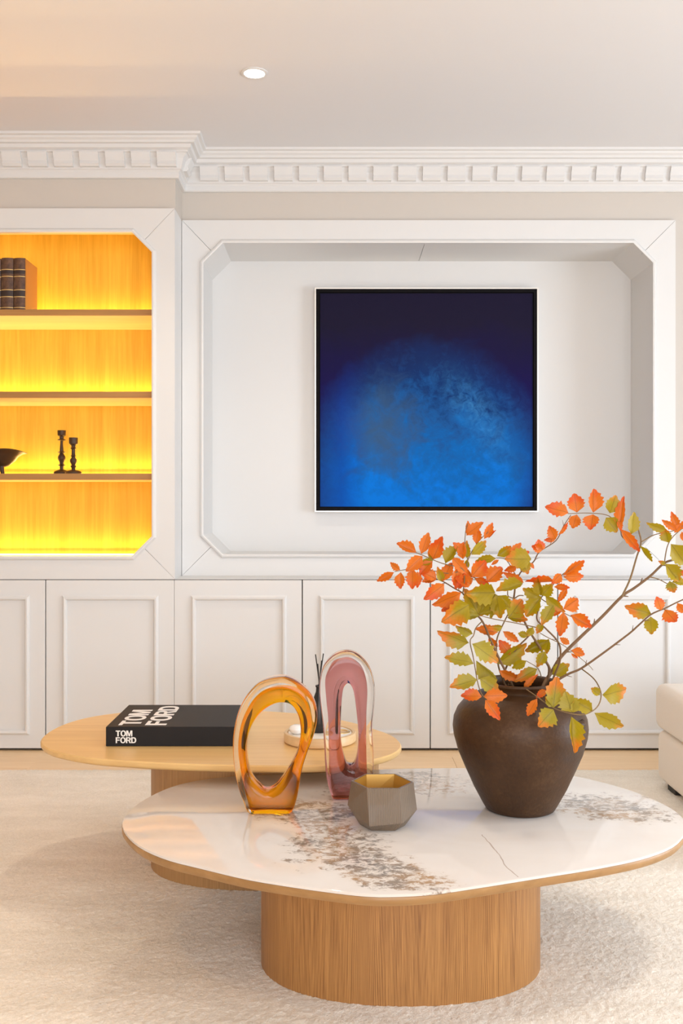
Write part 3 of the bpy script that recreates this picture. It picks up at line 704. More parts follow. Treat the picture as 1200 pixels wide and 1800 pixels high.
# ------------------------------------------------------------------ faceted pot
pc = Vector((px(672, 1400, 2.295).x, 2.295, H1))
pot = thing('faceted_pot', 'low grey brown faceted pot with golden inside on the marble table', 'pot', pc)
def ribbed():
    m = mat('ribbed_grey_brown_glass', (0.27, 0.215, 0.165), 0.45); t = NT(m)
    co = t.coord('Object'); sep = t.n('ShaderNodeSeparateXYZ', {0: co})
    ang = t.math('ARCTAN2', sep.outputs[1], sep.outputs[0])
    rib = t.math('SINE', t.math('ADD', t.math('MULTIPLY', ang, 120.0), t.math('MULTIPLY', t.noise(co, 30, 2), 3.0)))
    f = t.math('ADD', t.math('MULTIPLY', rib, 0.25), 0.5)
    t.set('Base Color', t.ramp(f, [(0.2, (0.125, 0.085, 0.052)), (0.8, (0.225, 0.160, 0.105))])); t.bump(rib, 0.4, 0.001)
    t.b.inputs['Coat Weight'].default_value = 0.3; return m
angs = [math.radians(a) for a in (180, 238, 300, 352, 62, 122)]
def hexring(bm, r, z, da=0.0, rs=None): return [bm.verts.new(pc + Vector((r * (rs[i] if rs else 1) * math.cos(a + da), r * (rs[i] if rs else 1) * math.sin(a + da), z))) for i, a in enumerate(angs)]
bm = bmesh.new()
mid_z = [0.048, 0.017, 0.022, 0.036, 0.045, 0.045]
r_out = [hexring(bm, 0.052, 0.0008), hexring(bm, 0.081, 0.036, 0.10, (1.0, 0.90, 0.90, 0.98, 1, 1)), hexring(bm, 0.0715, 0.101)]
for i, v in enumerate(r_out[1]): v.co.z = pc.z + mid_z[i]
r_in = [hexring(bm, 0.0665, 0.1012), hexring(bm, 0.073, 0.040, 0.10), hexring(bm, 0.045, 0.008)]
for a, b in ((r_out[0], r_out[1]), (r_out[1], r_out[2]), (r_out[2], r_in[0])):
    for i in range(6):
        j = (i + 1) % 6; bm.faces.new((a[i], a[j], b[j], b[i]))
bm.faces.new(r_out[0][::-1])
bmesh.ops.delete(bm, geom=r_in[1] + r_in[2], context='VERTS')
obj('pot_body', bm, ribbed(), pot)
bm = bmesh.new(); r_in = [hexring(bm, 0.0662, 0.1008), hexring(bm, 0.060, 0.045, 0.05), hexring(bm, 0.045, 0.012)]
for a, b in ((r_in[0], r_in[1]), (r_in[1], r_in[2])):
    for i in range(6):
        j = (i + 1) % 6; bm.faces.new((a[i], a[j], b[j], b[i]))
bm.faces.new(r_in[2])
obj('golden_lining', bm, mat('golden_lining', (0.55, 0.31, 0.06), 0.35, 0.35), pot)

# ------------------------------------------------------------------ brown vase
vc = (px(913.5, 1300, 2.42).x, 2.42, H1)
vase = thing('clay_vase', 'round dark brown clay vase holding autumn branches on the marble table', 'vase', vc)
def clay():
    m = mat('brown_clay', (0.11, 0.055, 0.025), 0.42); t = NT(m); co = t.coord('Object')
    a = t.noise(co, 9, 5, 0.65); b = t.noise(co, 120, 3, 0.6); g = t.noise(t.coord('Object', (1, 1, 14)), 4, 3)
    t.set('Base Color', t.ramp(t.math('ADD', t.math('MULTIPLY', a, 0.7), t.math('MULTIPLY', b, 0.3)), [(0.32, (0.030, 0.012, 0.0035)), (0.55, (0.058, 0.025, 0.008)), (0.75, (0.105, 0.055, 0.024))]))
    t.set('Roughness', t.ramp(a, [(0.3, (0.34, 0.34, 0.34)), (0.7, (0.55, 0.55, 0.55))]))
    t.bump(t.math('ADD', t.math('MULTIPLY', b, 0.6), t.math('MULTIPLY', g, 0.5)), 0.35, 0.003); return m
claym = clay(); claym.node_tree.nodes['Principled BSDF'].inputs['Specular IOR Level'].default_value = 0.3
vp = [(0, 0.0008), (0.078, 0.0008), (0.083, 0.003), (0.090, 0.014), (0.112, 0.055), (0.134, 0.104), (0.150, 0.142), (0.160, 0.178), (0.1625, 0.200), (0.160, 0.222), (0.151, 0.243), (0.137, 0.260), (0.118, 0.273), (0.101, 0.281), (0.091, 0.285), (0.087, 0.289), (0.087, 0.295), (0.091, 0.301), (0.094, 0.306), (0.092, 0.310), (0.086, 0.311), (0.079, 0.308), (0.075, 0.298), (0.078, 0.285), (0.11, 0.265), (0.14, 0.23), (0.148, 0.19), (0.12, 0.10), (0.075, 0.02), (0, 0.012)]
obj('vase_body', lathe(bmesh.new(), vp, vc, 72), claym, vase, True)
for ang in (-0.72, 2.42):
    u = Vector((math.cos(ang), math.sin(ang), 0)); tn = Vector((-u.y, u.x, 0)); base = Vector(vc)
    pts = [base + u * r + Vector((0, 0, z)) + tn * s for (r, z, s) in ((0.140, 0.226, -0.030), (0.152, 0.226, -0.023), (0.160, 0.226, -0.009), (0.160, 0.226, 0.009), (0.152, 0.226, 0.023), (0.140, 0.226, 0.030))]
    obj('lug', tube(bmesh.new(), catmull(pts, 5), 0.009, 0.009, 10), claym, vase, True)

# ------------------------------------------------------------------ autumn branches
def leaf_mesh(name, seed, fold, curl, mtl):
    r = random.Random(seed); bm = bmesh.new(); uvl = bm.loops.layers.uv.new('UVMap'); n = 12
    rows = []
    for i in range(n + 1):
        t = i / n; w = 0.5 * (math.sin(PI * min(1, t ** 0.86)) ** 1.0 if 0 < t < 1 else 0.0)
        if 0.15 < t < 0.97: w *= (1.13 if i % 2 else 0.90) + r.uniform(-0.07, 0.07)
        zc = curl * (t * t) ; row = []
        for s in (-1, -0.5, 0, 0.5, 1):
            yy = t + (0.03 if abs(s) == 1 and i % 2 else 0)
            row.append((bm.verts.new((s * w, yy, zc + fold * abs(s) * w + 0.02 * math.sin(9 * t + s))), (0.5 + s * w, t)))
        rows.append(row)
    for a, b in zip(rows[:-1], rows[1:]):
        for k in range(4):
            try: f = bm.faces.new((a[k][0], a[k + 1][0], b[k + 1][0], b[k][0]))
            except ValueError: continue
            for l, q in zip(f.loops, (a[k][1], a[k + 1][1], b[k + 1][1], b[k][1])): l[uvl].uv = q
    bmesh.ops.remove_doubles(bm, verts=bm.verts, dist=1e-5)
    me = bpy.data.meshes.new(name); bm.to_mesh(me); bm.free(); me.materials.append(mtl)
    me.polygons.foreach_set('use_smooth', [True] * len(me.polygons)); return me
LEAF = {k: [leaf_mesh('leaf', 11 * j + i, fo, cu, m) for j, (fo, cu) in enumerate(((0.35, -0.10), (0.6, 0.12), (0.2, -0.2)))] for i, (k, m) in enumerate((('o', M_ORANGE), ('y', M_OLIVE), ('p', M_PALE)))}
lr = random.Random(5)
def leaf(parent, kind, b, t, d, width=None):
    pb = px(b[0], b[1], d); dl = math.hypot(t[0] - b[0], t[1] - b[1]) * d / F
    ptp = px(t[0], t[1], d + lr.uniform(-0.3, 0.25) * dl)
    ax = (ptp - pb); L = ax.length; ax.normalize()
    view = (Vector((0, 0, H)) - pb).normalized()
    n0 = (view + Vector((lr.uniform(-0.55, 0.55), 0, lr.uniform(-0.45, 0.6)))); n0 = (n0 - ax * n0.dot(ax)).normalized()
    side = ax.cross(n0).normalized()
    L *= 1.07; W = L * 1.08 * (width or lr.uniform(0.52, 0.66))
    o = bpy.data.objects.new('leaf', lr.choice(LEAF[kind])); COL.objects.link(o); o.parent = parent
    m = Matrix((side * W, ax * L, n0 * L)).transposed().to_4x4(); m.translation = pb - ORG[parent]
    o.matrix_local = m
    return o
def stem_pts(P, d0, d1):
    n = len(P); out = []
    for i, p in enumerate(P):
        d = p[2] if len(p) > 2 else d0 + (d1 - d0) * i / (n - 1)
        out.append(px(p[0], p[1], d))
    return catmull(out, 5)
def buds(bm, pts, step, r, seed):
    rr = random.Random(seed)
    for i in range(step, len(pts) - 2, step):
        t = (pts[i + 1] - pts[i]).normalized(); s = t.cross(Vector((0, 1, 0))).normalized() * rr.choice((-1, 1))
        tip = pts[i] + t * 0.012 + s * 0.010 + Vector((0, rr.uniform(-0.006, 0.006), 0))
        tube(bm, [pts[i] - s * 0.001, (pts[i] + tip) / 2 + t * 0.001, tip], r, r * 0.4, 5)
A_ = lambda x, y: (660 + x / 6, 900 + y / 6)
B_ = lambda x, y: (800 + x / 6, 900 + y / 6)
C_ = lambda x, y: (940 + x / 4.615, 850 + y / 4.615)
D_ = lambda x, y: (760 + x / 6, 1080 + y / 6)
E_ = lambda x, y: (900 + x / 5.714, 1080 + y / 5.714)
F_ = lambda x, y: (1080 + x / 7.2, 880 + y / 7.2)
G_ = lambda x, y: (920 + x / 4.286, 850 + y / 4.286)
def branch(label, stem, twigs, leaves, loc_px, r0=0.0042, r1=0.002):
    """stem/twigs: (points, d0, d1, r0, r1); leaves: (kind, base, tip, depth)"""
    loc = px(*loc_px)
    t = thing('autumn_branch', label, 'branch', loc, 'branches in the clay vase')
    P = stem_pts(*stem); bm = bmesh.new(); tube(bm, P, r0, r1, 8); buds(bm, P, 7, r1 * 0.9, len(label))
    obj('stem', bm, M_STEM, t, True)
    for (pts, d0, d1, a, b) in twigs:
        P = stem_pts(pts, d0, d1); obj('twig', tube(bmesh.new(), P, a, b, 6), M_TWIG, t, True)
    for lf in leaves: leaf(t, *lf)
    return t
IN = [(935, 1262, 2.43), (948, 1225, 2.425)]   # inside the vase mouth
# 1 thick branch leaning far right with the arched twig
branch('thickest branch, leaning right out of the vase with an arched twig of round orange leaves',
  ([(925, 1300, 2.43), (945, 1232, 2.42), (958, 1199), (970, 1180), (987, 1153), (1022, 1118), (1057, 1085), (1093, 1048), (1114, 1034), (1142, 1013), (1167, 990), (1190, 981), (1235, 955)], 2.42, 2.52),
  [([(1093, 1048), (1107, 1018), (1118, 981), (1126, 955), (1123, 936), (1118, 920)], 2.466, 2.46, 0.0026, 0.0016),
   ([(1121, 968), (1107, 956), (1093, 943), (1089, 930), (1070, 907), (1035, 902), (998, 903)], 2.462, 2.44, 0.0016, 0.0009),
   ([(1126, 953), (1150, 940), (1180, 934), (1198, 925), (1225, 905)], 2.46, 2.47, 0.0014, 0.001),
   ([(1167, 992), (1172, 962), (1182, 944), (1200, 928), (1225, 910)], 2.49, 2.5, 0.0015, 0.001),
   ([(1140, 1014), (1157, 1018), (1176, 1027), (1198, 1026)], 2.48, 2.47, 0.0014, 0.0009)],
  [('o', C_(270, 240), C_(100, 180), 2.44), ('o', C_(340, 235), C_(320, 88), 2.44, 0.8), ('o', C_(472, 235), C_(465, 55), 2.445, 0.62), ('o', C_(340, 250), C_(305, 358), 2.44, 0.75), ('o', C_(472, 250), C_(455, 375), 2.445, 0.85),
   ('y', C_(605, 240), C_(660, 108), 2.45, 0.8), ('o', C_(690, 370), C_(712, 118), 2.445, 0.3), ('y', C_(575, 275), C_(660, 388), 2.45, 0.8), ('y', C_(780, 410), C_(815, 245), 2.45, 0.55), ('o', C_(690, 365), C_(845, 545), 2.45, 0.28), ('y', C_(845, 500), C_(932, 622), 2.45, 0.25), ('o', C_(665, 300), C_(690, 380), 2.44, 0.5),
   ('y', C_(1065, 375), C_(920, 335), 2.45, 0.4), ('y', C_(1085, 480), C_(1060, 370), 2.46, 0.8), ('o', C_(1150, 375), C_(1040, 305), 2.46, 0.4), ('o', C_(1165, 370), C_(1110, 243), 2.47, 0.4), ('o', C_(1165, 370), C_(1260, 310), 2.47, 0.5), ('o', C_(1190, 390), C_(1215, 470), 2.47),
   ('y', C_(1100, 490), C_(1230, 660), 2.49, 0.6), ('y', C_(1055, 650), C_(1150, 780), 2.47, 0.65), ('p', C_(1090, 790), C_(1125, 888), 2.47, 0.7), ('y', C_(1110, 800), C_(1230, 800), 2.47, 0.5), ('o', C_(1230, 730), C_(1180, 720), 2.48, 0.9), ('y', C_(1060, 655), C_(1005, 630), 2.48, 0.5), ('o', C_(1130, 400), C_(1180, 330), 2.46, 0.5)],
  (945, 1232, 2.42), 0.0052, 0.0026)
# 2 second branch to the right with the loop
branch('thin branch leaning right, with a twig looping down in front of the vase',
  ([(930, 1300, 2.41), (950, 1228, 2.40), (973, 1201), (998, 1185), (1021, 1175), (1057, 1150), (1092, 1124), (1110, 1110), (1122, 1099), (1144, 1080), (1169, 1069), (1191, 1058), (1228, 1042)], 2.40, 2.34),
  [([(1021, 1175, 2.385), (1045, 1195, 2.33), (1056, 1220, 2.27), (1049, 1243, 2.23), (1026, 1256, 2.21), (998, 1253, 2.21), (970, 1243, 2.225), (940, 1222, 2.25), (925, 1212, 2.29)], 2.3, 2.2, 0.0017, 0.0012)],
  [('y', E_(880, 810), E_(790, 748), 2.26, 0.75), ('y', E_(905, 810), E_(1158, 770), 2.26, 0.68), ('y', E_(825, 990), E_(1112, 1140), 2.21, 0.42), ('y', E_(805, 972), E_(625, 862), 2.22, 0.55), ('y', E_(590, 1020), E_(600, 1372), 2.20, 0.42), ('p', E_(600, 985), E_(535, 800), 2.20, 0.85), ('p', E_(410, 940), E_(448, 640), 2.215, 0.55), ('p', E_(415, 955), E_(262, 1118), 2.21, 0.75), ('p', E_(400, 930), E_(340, 830), 2.22, 0.6),
   ('o', E_(250, 845), E_(148, 1018), 2.225, 0.4), ('o', E_(345, 760), E_(245, 832), 2.27, 0.5), ('p', E_(610, 985), E_(640, 860), 2.2, 0.6),
   ('y', F_(460, 1430), F_(150, 1345), 2.36, 0.55), ('y', F_(455, 1465), F_(465, 1685), 2.36, 0.68), ('o', F_(585, 1388), F_(545, 1228), 2.35, 0.75), ('o', F_(635, 1378), F_(765, 1545), 2.35, 0.85), ('o', F_(790, 1295), F_(890, 1430), 2.345, 0.55)],
  (950, 1228, 2.40), 0.0034, 0.0015)
# 3 central branch with the arc that rises to the upper right
branch('upright branch in the middle of the vase whose thin tip curves up to the right',
  ([(935, 1300, 2.44), (955, 1225, 2.44), (965, 1180), (959, 1162), (949, 1139), (931, 1111), (916, 1082), (903, 1062), (904, 1042), (907, 1023), (917, 1003), (937, 988), (948, 970), (977, 950), (990, 925), (1003, 905)], 2.44, 2.40),
  [([(903, 1062), (872, 1047), (855, 1027), (833, 1015), (818, 1009)], 2.43, 2.36, 0.0018, 0.001), ([(910, 1018), (890, 985), (872, 981)], 2.41, 2.39, 0.0012, 0.0009), ([(904, 1052), (893, 1048), (892, 1038)], 2.42, 2.41, 0.0016, 0.0012), ([(904, 1052), (912, 1047), (920, 1047)], 2.42, 2.41, 0.0016, 0.0012)],
  [('o', B_(890, 420), B_(880, 295), 2.40, 0.85), ('o', B_(925, 395), B_(808, 360), 2.40, 0.7), ('o', B_(1060, 285), B_(990, 162), 2.40, 0.7), ('o', B_(1060, 285), B_(945, 298), 2.41, 0.45), ('o', B_(1085, 240), B_(1185, 115), 2.40, 0.25),
   ('o', B_(330, 745), B_(485, 605), 2.38, 0.72), ('y', B_(440, 465), B_(575, 362), 2.39, 0.55), ('y', B_(430, 490), B_(215, 512), 2.39, 0.38), ('o', B_(460, 505), B_(383, 552), 2.39, 0.4), ('o', B_(540, 485), B_(698, 342), 2.40, 0.5), ('o', B_(590, 500), B_(772, 418), 2.40, 0.45), ('y', B_(800, 500), B_(545, 490), 2.37, 0.72), ('y', B_(690, 500), B_(765, 645), 2.37, 0.7), ('o', B_(650, 560), B_(525, 622), 2.385, 0.55), ('o', B_(780, 540), B_(830, 590), 2.39, 0.6),
   ('o', B_(720, 745), B_(528, 652), 2.39, 0.35), ('y', B_(712, 755), B_(438, 852), 2.36, 0.42), ('y', B_(420, 850), B_(110, 850), 2.36, 0.6), ('y', B_(425, 860), B_(255, 1085), 2.37, 0.62), ('y', B_(435, 870), B_(465, 1115), 2.36, 0.6), ('y', B_(430, 870), B_(375, 1110), 2.38, 0.4), ('y', B_(450, 880), B_(560, 1010), 2.385, 0.6), ('o', B_(180, 690), B_(20, 540), 2.37, 0.4), ('o', B_(165, 685), B_(300, 525), 2.37, 0.72), ('o', B_(200, 700), B_(340, 760), 2.38, 0.45), ('o', B_(190, 695), B_(60, 770), 2.38, 0.5),
   ('y', B_(560, 1120), B_(700, 930), 2.40, 0.75), ('y', B_(545, 1115), B_(745, 1145), 2.41, 0.45)],
  (955, 1225, 2.44), 0.0036, 0.0009)
# 4 short branch right of the centre
branch('short branch right of the middle with starry clusters of orange leaves',
  ([(945, 1300, 2.41), (962, 1222, 2.405), (975, 1185, 2.40), (984, 1160), (982, 1131), (960, 1106), (944, 1090), (945, 1072), (950, 1052), (968, 1032), (988, 1010), (1000, 1003)], 2.40, 2.36),
  [([(950, 1052), (970, 1065), (990, 1077), (1004, 1084)], 2.37, 2.36, 0.0013, 0.0009), ([(949, 1113), (965, 1122), (984, 1131), (1005, 1145), (1033, 1168), (1042, 1178)], 2.39, 2.36, 0.0011, 0.0006), ([(952, 1105), (910, 1096), (867, 1088), (847, 1083)], 2.39, 2.33, 0.0015, 0.001)],
  [('o', C_(225, 745), C_(380, 635), 2.36, 0.35), ('o', C_(230, 757), C_(390, 752), 2.36, 0.45), ('o', B_(1115, 650), B_(1012, 748), 2.36, 0.6), ('o', B_(1040, 735), B_(735, 750), 2.365, 0.2),
   ('y', B_(905, 885), B_(880, 688), 2.355, 0.5), ('y', B_(910, 880), B_(1015, 760), 2.36, 0.75), ('y', B_(895, 900), B_(720, 815), 2.36, 0.6), ('y', B_(890, 910), B_(760, 1095), 2.36, 0.65), ('y', B_(905, 890), B_(800, 960), 2.365, 0.7), ('y', B_(950, 885), B_(1135, 1055), 2.36, 0.4), ('o', B_(1040, 790), B_(1195, 800), 2.36, 0.4), ('o', B_(1180, 805), B_(1085, 945), 2.355, 0.35), ('p', B_(1035, 985), B_(915, 1175), 2.355, 0.5),
   ('o', G_(300, 945), G_(395, 870), 2.355, 0.8), ('o', G_(300, 965), G_(278, 1145), 2.355, 0.45), ('o', G_(350, 990), G_(494, 1078), 2.355, 0.5), ('o', G_(290, 940), G_(215, 1000), 2.36, 0.5),
   ('o', E_(575, 300), E_(485, 238), 2.37, 0.55), ('o', E_(590, 360), E_(710, 405), 2.36, 0.6), ('o', E_(590, 390), E_(660, 445), 2.36, 0.3), ('y', D_(1000, 235), D_(905, 205), 2.38, 0.7), ('y', D_(1060, 130), D_(985, 230), 2.38, 0.6), ('y', D_(1160, 100), D_(1100, 195), 2.38, 0.6), ('y', D_(740, 130), D_(590, 120), 2.35, 0.45),
   ('o', B_(960, 1010), B_(1000, 1120), 2.36, 0.6)],
  (962, 1222, 2.405), 0.0030, 0.0009)
# 5 low branch at the back of the mouth
branch('low branch at the vase mouth with olive leaves close above the rim',
  ([(925, 1300, 2.45), (905, 1225, 2.46), (884, 1195, 2.46), (902, 1148), (927, 1120), (938, 1108)], 2.46, 2.44),
  [([(884, 1195), (876, 1172), (872, 1140), (874, 1120), (884, 1097), (895, 1075), (902, 1062)], 2.46, 2.43, 0.0022, 0.0014), ([(951, 1190), (948, 1180), (942, 1172), (925, 1162)], 2.42, 2.38, 0.0013, 0.0009)],
  [('y', D_(670, 515), D_(985, 325), 2.44, 0.42), ('y', D_(990, 488), D_(845, 565), 2.38, 0.5), ('o', D_(700, 590), D_(905, 695), 2.40, 0.4), ('y', D_(1105, 575), D_(880, 690), 2.40, 0.42), ('o', D_(960, 790), D_(1085, 640), 2.36, 0.3), ('o', D_(1045, 825), D_(790, 825), 2.35, 0.25), ('o', D_(815, 425), D_(715, 285), 2.44, 0.62), ('o', D_(690, 190), D_(465, 150), 2.42, 0.42), ('o', D_(740, 178), D_(905, 288), 2.43, 0.38),
   ('y', D_(1190, 280), D_(990, 380), 2.44, 0.45), ('y', E_(400, 605), E_(565, 505), 2.43, 0.6), ('y', E_(375, 255), E_(145, 360), 2.44, 0.4), ('y', E_(330, 370), E_(255, 518), 2.43, 0.55), ('y', E_(365, 245), E_(335, 390), 2.44, 0.5), ('o', D_(560, 470), D_(690, 480), 2.42, 0.4), ('o', D_(590, 230), D_(680, 350), 2.44, 0.4)],
  (905, 1225, 2.46), 0.0032, 0.0016)
# 6 branch reaching far left
branch('branch reaching far left, crowded with orange leaves just below the painting',
  ([(915, 1300, 2.43), (905, 1222, 2.43), (893, 1190), (878, 1160), (862, 1125), (848, 1093), (833, 1076), (822, 1058), (813, 1043), (798, 1034), (780, 1023), (765, 1017)], 2.43, 2.33),
  [([(813, 1043), (816, 1020), (812, 1000), (783, 992), (768, 987), (745, 977), (730, 971)], 2.34, 2.32, 0.0016, 0.0009), ([(812, 1003), (790, 1008), (765, 1004), (735, 1000), (715, 1001), (693, 1005)], 2.335, 2.31, 0.0013, 0.0008),
   ([(816, 1020), (822, 985), (835, 960), (846, 946), (858, 935)], 2.34, 2.34, 0.0015, 0.0009), ([(822, 985), (817, 960), (818, 935), (822, 920)], 2.34, 2.34, 0.0012, 0.0009),
   ([(847, 1092), (836, 1104), (832, 1117), (826, 1128), (832, 1158, 2.27), (840, 1203, 2.23), (850, 1225, 2.215), (867, 1233, 2.21)], 2.38, 2.2, 0.0015, 0.001)],
  [('o', A_(195, 635), A_(25, 722), 2.31, 0.38), ('o', A_(260, 612), A_(155, 543), 2.31, 0.55), ('o', A_(265, 635), A_(270, 800), 2.31, 0.6), ('o', A_(395, 600), A_(378, 800), 2.315, 0.6), ('o', A_(440, 625), A_(448, 795), 2.32, 0.45), ('o', A_(430, 430), A_(230, 348), 2.32, 0.5), ('o', A_(480, 445), A_(556, 220), 2.32, 0.42), ('o', A_(495, 465), A_(332, 615), 2.315, 0.55), ('o', A_(605, 500), A_(705, 265), 2.325, 0.5), ('y', A_(605, 510), A_(465, 545), 2.325, 0.45), ('y', A_(600, 510), A_(560, 400), 2.33, 0.5), ('o', A_(600, 520), A_(465, 655), 2.32, 0.6), ('o', A_(640, 710), A_(480, 620), 2.325, 0.6), ('o', A_(640, 710), A_(500, 745), 2.33, 0.55),
   ('y', A_(735, 545), A_(865, 380), 2.335, 0.65), ('o', A_(705, 735), A_(790, 535), 2.325, 0.55), ('y', A_(700, 735), A_(655, 590), 2.33, 0.45), ('o', A_(725, 760), A_(535, 915), 2.325, 0.55), ('o', A_(905, 845), A_(640, 995), 2.325, 0.5), ('y', A_(985, 975), A_(695, 1150), 2.33, 0.62), ('o', A_(880, 950), A_(700, 1040), 2.34, 0.5), ('o', A_(800, 475), A_(970, 650), 2.33, 0.42), ('o', A_(850, 590), A_(850, 800), 2.335, 0.5), ('o', A_(930, 620), A_(880, 790), 2.34, 0.6), ('o', A_(1010, 760), A_(830, 700), 2.35, 0.6),
   ('o', A_(955, 250), A_(1108, 105), 2.34, 0.55), ('o', A_(960, 245), A_(975, 100), 2.345, 0.4), ('o', A_(1060, 340), A_(1080, 180), 2.34, 0.5), ('o', A_(1145, 285), A_(1230, 120), 2.34, 0.4), ('o', A_(955, 440), A_(835, 332), 2.335, 0.55), ('o', A_(920, 500), A_(920, 330), 2.335, 0.5), ('y', A_(1010, 450), A_(1160, 310), 2.335, 0.48), ('y', A_(965, 490), A_(955, 320), 2.34, 0.4), ('y', A_(960, 500), A_(970, 590), 2.34, 0.5), ('o', A_(1190, 280), A_(1270, 200), 2.345, 0.25),
   ('y', A_(1080, 1080), A_(950, 825), 2.36, 0.55), ('y', A_(1085, 1080), A_(1130, 810), 2.37, 0.5), ('y', A_(1100, 1085), A_(1230, 850), 2.37, 0.5), ('p', A_(1095, 1095), A_(815, 1135), 2.36, 0.42),
   ('p', D_(385, 300), D_(72, 198), 2.29, 0.48), ('p', D_(432, 520), D_(152, 432), 2.26, 0.5), ('p', D_(470, 690), D_(200, 755), 2.23, 0.52), ('o', D_(520, 868), D_(310, 852), 2.215, 0.6), ('o', D_(540, 862), D_(770, 858), 2.21, 0.58), ('o', D_(555, 900), D_(702, 1100), 2.205, 0.48), ('p', D_(415, 310), D_(695, 485), 2.28, 0.55), ('p', D_(460, 490), D_(675, 660), 2.255, 0.52), ('p', D_(495, 675), D_(695, 815), 2.23, 0.6), ('p', D_(425, 205), D_(250, 110), 2.30, 0.45)],
  (905, 1222, 2.43), 0.0034, 0.0012)

# ------------------------------------------------------------------ sofa
fabric = mat('cream_boucle_fabric', (0.80, 0.72, 0.62), 0.95); ft = NT(fabric); nn = ft.noise(ft.coord('Object'), 220, 3, 0.6); ft.bump(nn, 0.35, 0.003); fabric.node_tree.nodes['Principled BSDF'].inputs['Sheen Weight'].default_value = 0.3
so = thing('sofa', 'low cream upholstered sofa end at the right edge of the photo', 'sofa', (1.7, 3.3, 0.012))
obj('sofa_base', B(1.223, 2.2, 2.85, 3.80, 0.03, 0.222, bev=0.03, seg=5), fabric, so, True)
obj('seat_cushion', B(1.219, 2.22, 2.84, 3.82, 0.2222, 0.395, bev=0.035, seg=5), fabric, so, True)
for fx in (1.28, 2.1):
    for fy in (2.95, 3.68): obj('foot', B(fx - 0.04, fx + 0.04, fy - 0.04, fy + 0.04, 0.012, 0.032), dark_gap, so)

# ------------------------------------------------------------------ things on the shelves
leather = mat('old_brown_leather', (0.10, 0.045, 0.022), 0.5); lt = NT(leather)
lt.set('Base Color', lt.ramp(lt.noise(lt.coord('Object'), 40, 5, 0.7), [(0.35, (0.055, 0.022, 0.012)), (0.7, (0.16, 0.075, 0.035))]))
tan = mat('tan_leather_boards', (0.34, 0.17, 0.05), 0.55); gold = mat('worn_gilt', (0.62, 0.42, 0.16), 0.4, 0.5); lab = mat('dark_title_leather', (0.03, 0.014, 0.010), 0.5)
pages = mat('old_pages', (0.60, 0.48, 0.30), 0.8)
def old_book(x1, w, d0, dep, hgt, label):
    z = SH[0][1] + 0.0004; x0 = x1 - w
    b = thing('antique_book', label, 'book', ((x0 + x1) / 2, d0, z), 'antique books on the top shelf')
    bm = bmesh.new(); n = 8; w2 = w / 2 - 0.0005                         # rounded spine
    pr = [(-w2 + 2 * w2 * i / n, -0.007 * math.sin(PI * i / n)) for i in range(n + 1)] + [(w2, 0.006), (-w2, 0.006)]
    cx = (x0 + x1) / 2; lo = [bm.verts.new((cx + p, d0 + 0.007 + q, z)) for p, q in pr]; hi = [bm.verts.new((cx + p, d0 + 0.007 + q, z + hgt)) for p, q in pr]
    bm.faces.new(lo[::-1]); bm.faces.new(hi)
    for i in range(len(pr)): j = (i + 1) % len(pr); bm.faces.new((lo[i], lo[j], hi[j], hi[i]))
    sp = obj('spine', bm, leather, b, True)
    def band(name, zz, hh, out, mtl):
        bm = bmesh.new(); pr2 = [(p * 1.005, q - out) for p, q in pr[:n + 1]] + [(w2, 0.004), (-w2, 0.004)]
        lo = [bm.verts.new((cx + p, d0 + 0.007 + q, z + zz)) for p, q in pr2]; hi = [bm.verts.new((cx + p, d0 + 0.007 + q, z + zz + hh)) for p, q in pr2]
        bm.faces.new(lo[::-1]); bm.faces.new(hi)
        for i in range(len(pr2)): j = (i + 1) % len(pr2); bm.faces.new((lo[i], lo[j], hi[j], hi[i]))
        obj(name, bm, mtl, sp)
    band('title_label', hgt * 0.265, hgt * 0.12, 0.0006, lab)
    band('title_label', hgt * 0.70, hgt * 0.065, 0.0006, lab)
    for k in (0.05, 0.255, 0.385, 0.64, 0.77): band('gilt_band', hgt * k, 0.0035, 0.0018, gold)
    for s in (0, 1):
        xa = x0 + 0.0004 if s == 0 else x1 - 0.0044
        obj('cover_board', B(xa, xa + 0.004, d0 + 0.012, d0 + dep, z, z + hgt, bev=0.0008), tan, b)
    obj('page_block', B(x0 + 0.005, x1 - 0.005, d0 + 0.012, d0 + dep - 0.004, z + 0.003, z + hgt - 0.004), pages, b)
old_book(-1.374, 0.0505, 4.40, 0.185, 0.233, 'rightmost antique brown leather book on the top shelf, its tan side showing')
old_book(-1.4265, 0.0530, 4.40, 0.185, 0.2335, 'antique brown leather book second from the right on the top shelf')
old_book(-1.4815, 0.0500, 4.402, 0.185, 0.231, 'antique brown leather book cut by the left edge of the photo')
iron = mat('dark_bronze', (0.055, 0.030, 0.016), 0.45, 0.3)
def candlestick(x, y, hgt, label, pr):
    z = SH[2][1] + 0.0004; c = (x, y, z); t = thing('candlestick', label, 'candlestick', c, 'candlesticks on the lower shelf')
    obj('base', lathe(bmesh.new(), [(0, 0)] + [(r, h * hgt) for r, h in pr[0]], c, 32), iron, t, True)
    obj('turned_stem', lathe(bmesh.new(), [(r, h * hgt) for r, h in pr[1]], c, 28), iron, t, True)
    obj('candle_cup', lathe(bmesh.new(), [(r, h * hgt) for r, h in pr[2]] + [(0.010, 0.93 * hgt), (0, 0.93 * hgt)], c, 28), iron, t, True)
base_p = [(0.036, 0.0), (0.037, 0.03), (0.036, 0.06), (0.031, 0.085), (0.020, 0.105), (0.011, 0.12), (0, 0.125)]
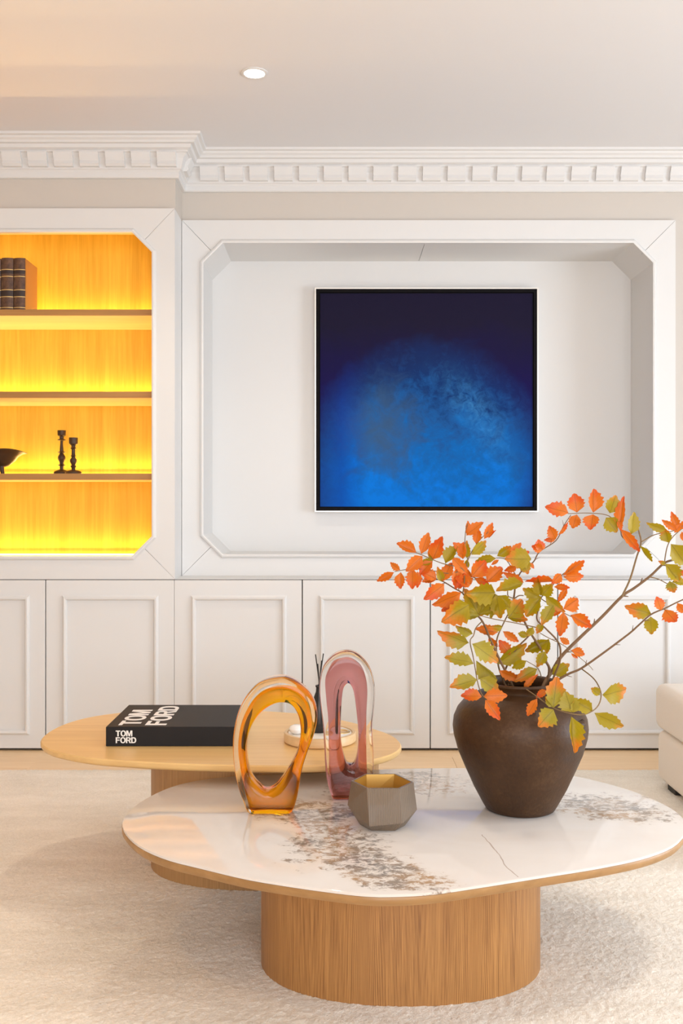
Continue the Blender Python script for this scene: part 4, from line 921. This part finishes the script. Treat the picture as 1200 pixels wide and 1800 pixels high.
candlestick(-1.262, 4.585, 0.205, 'taller of the two dark turned candlesticks on the lower shelf',
  (base_p, [(0.009, 0.095), (0.008, 0.16), (0.009, 0.20), (0.018, 0.215), (0.016, 0.225), (0.009, 0.24), (0.010, 0.29), (0.0165, 0.345), (0.0175, 0.385), (0.015, 0.43), (0.010, 0.465), (0.009, 0.49), (0.019, 0.505), (0.017, 0.515), (0.009, 0.53), (0.008, 0.60), (0.006, 0.72), (0.0065, 0.765), (0.019, 0.78), (0.017, 0.795), (0.009, 0.81)], [(0, 0.80), (0.009, 0.805), (0.010, 0.86), (0.017, 0.88), (0.0185, 0.90), (0.019, 0.99), (0.019, 1.0), (0.012, 1.0)]))
candlestick(-1.183, 4.49, 0.165, 'shorter of the two dark turned candlesticks on the lower shelf',
  (base_p, [(0.009, 0.095), (0.008, 0.17), (0.013, 0.215), (0.011, 0.235), (0.008, 0.25), (0.011, 0.29), (0.0155, 0.345), (0.0150, 0.40), (0.009, 0.45), (0.008, 0.475), (0.013, 0.50), (0.009, 0.525), (0.008, 0.60), (0.008, 0.68), (0.014, 0.71), (0.010, 0.73), (0.009, 0.76)], [(0, 0.75), (0.009, 0.76), (0.010, 0.79), (0.0185, 0.83), (0.0195, 0.87), (0.0200, 0.99), (0.0200, 1.0), (0.012, 1.0)]))
bc = (-1.570, 4.52, SH[2][1] + 0.0004)
bowl = thing('footed_bowl', 'dark bowl with wavy rim on small feet, cut by left photo edge', 'bowl', bc)
bm = bmesh.new(); n = 56; rings = []
for r, z, wv in ((0.0, 0.026, 0), (0.045, 0.027, 0), (0.085, 0.040, 0), (0.112, 0.062, 0), (0.128, 0.085, 0.5), (0.146, 0.098, 1), (0.165, 0.103, 1.3), (0.166, 0.105, 1.3), (0.146, 0.101, 1), (0.122, 0.088, 0.5), (0.106, 0.066, 0), (0.08, 0.046, 0), (0.04, 0.033, 0), (0.0, 0.032, 0)):
    if r == 0: rings.append([bm.verts.new(Vector(bc) + Vector((0, 0, z)))])
    else: rings.append([bm.verts.new(Vector(bc) + Vector((r * math.cos(2 * PI * i / n), 0.8 * r * math.sin(2 * PI * i / n), z + wv * 0.006 * math.cos(3 * 2 * PI * i / n + 2.6)))) for i in range(n)])
for a, b in zip(rings[:-1], rings[1:]):
    for i in range(n):
        j = (i + 1) % n
        if len(a) == 1: bm.faces.new((a[0], b[i], b[j]))
        elif len(b) == 1: bm.faces.new((a[i], a[j], b[0]))
        else: bm.faces.new((a[i], a[j], b[j], b[i]))
obj('bowl_body', bm, iron, bowl, True)
for k in range(3):
    a = 2 * PI * k / 3 - 0.5; u = Vector((math.cos(a), 0.8 * math.sin(a), 0))
    obj('foot', tube(bmesh.new(), [Vector(bc) + u * 0.070 + Vector((0, 0, 0.036)), Vector(bc) + u * 0.074 + Vector((0, 0, 0.018)), Vector(bc) + u * 0.080 + Vector((0, 0, 0.0))], 0.012, 0.008, 10), iron, bowl, True)
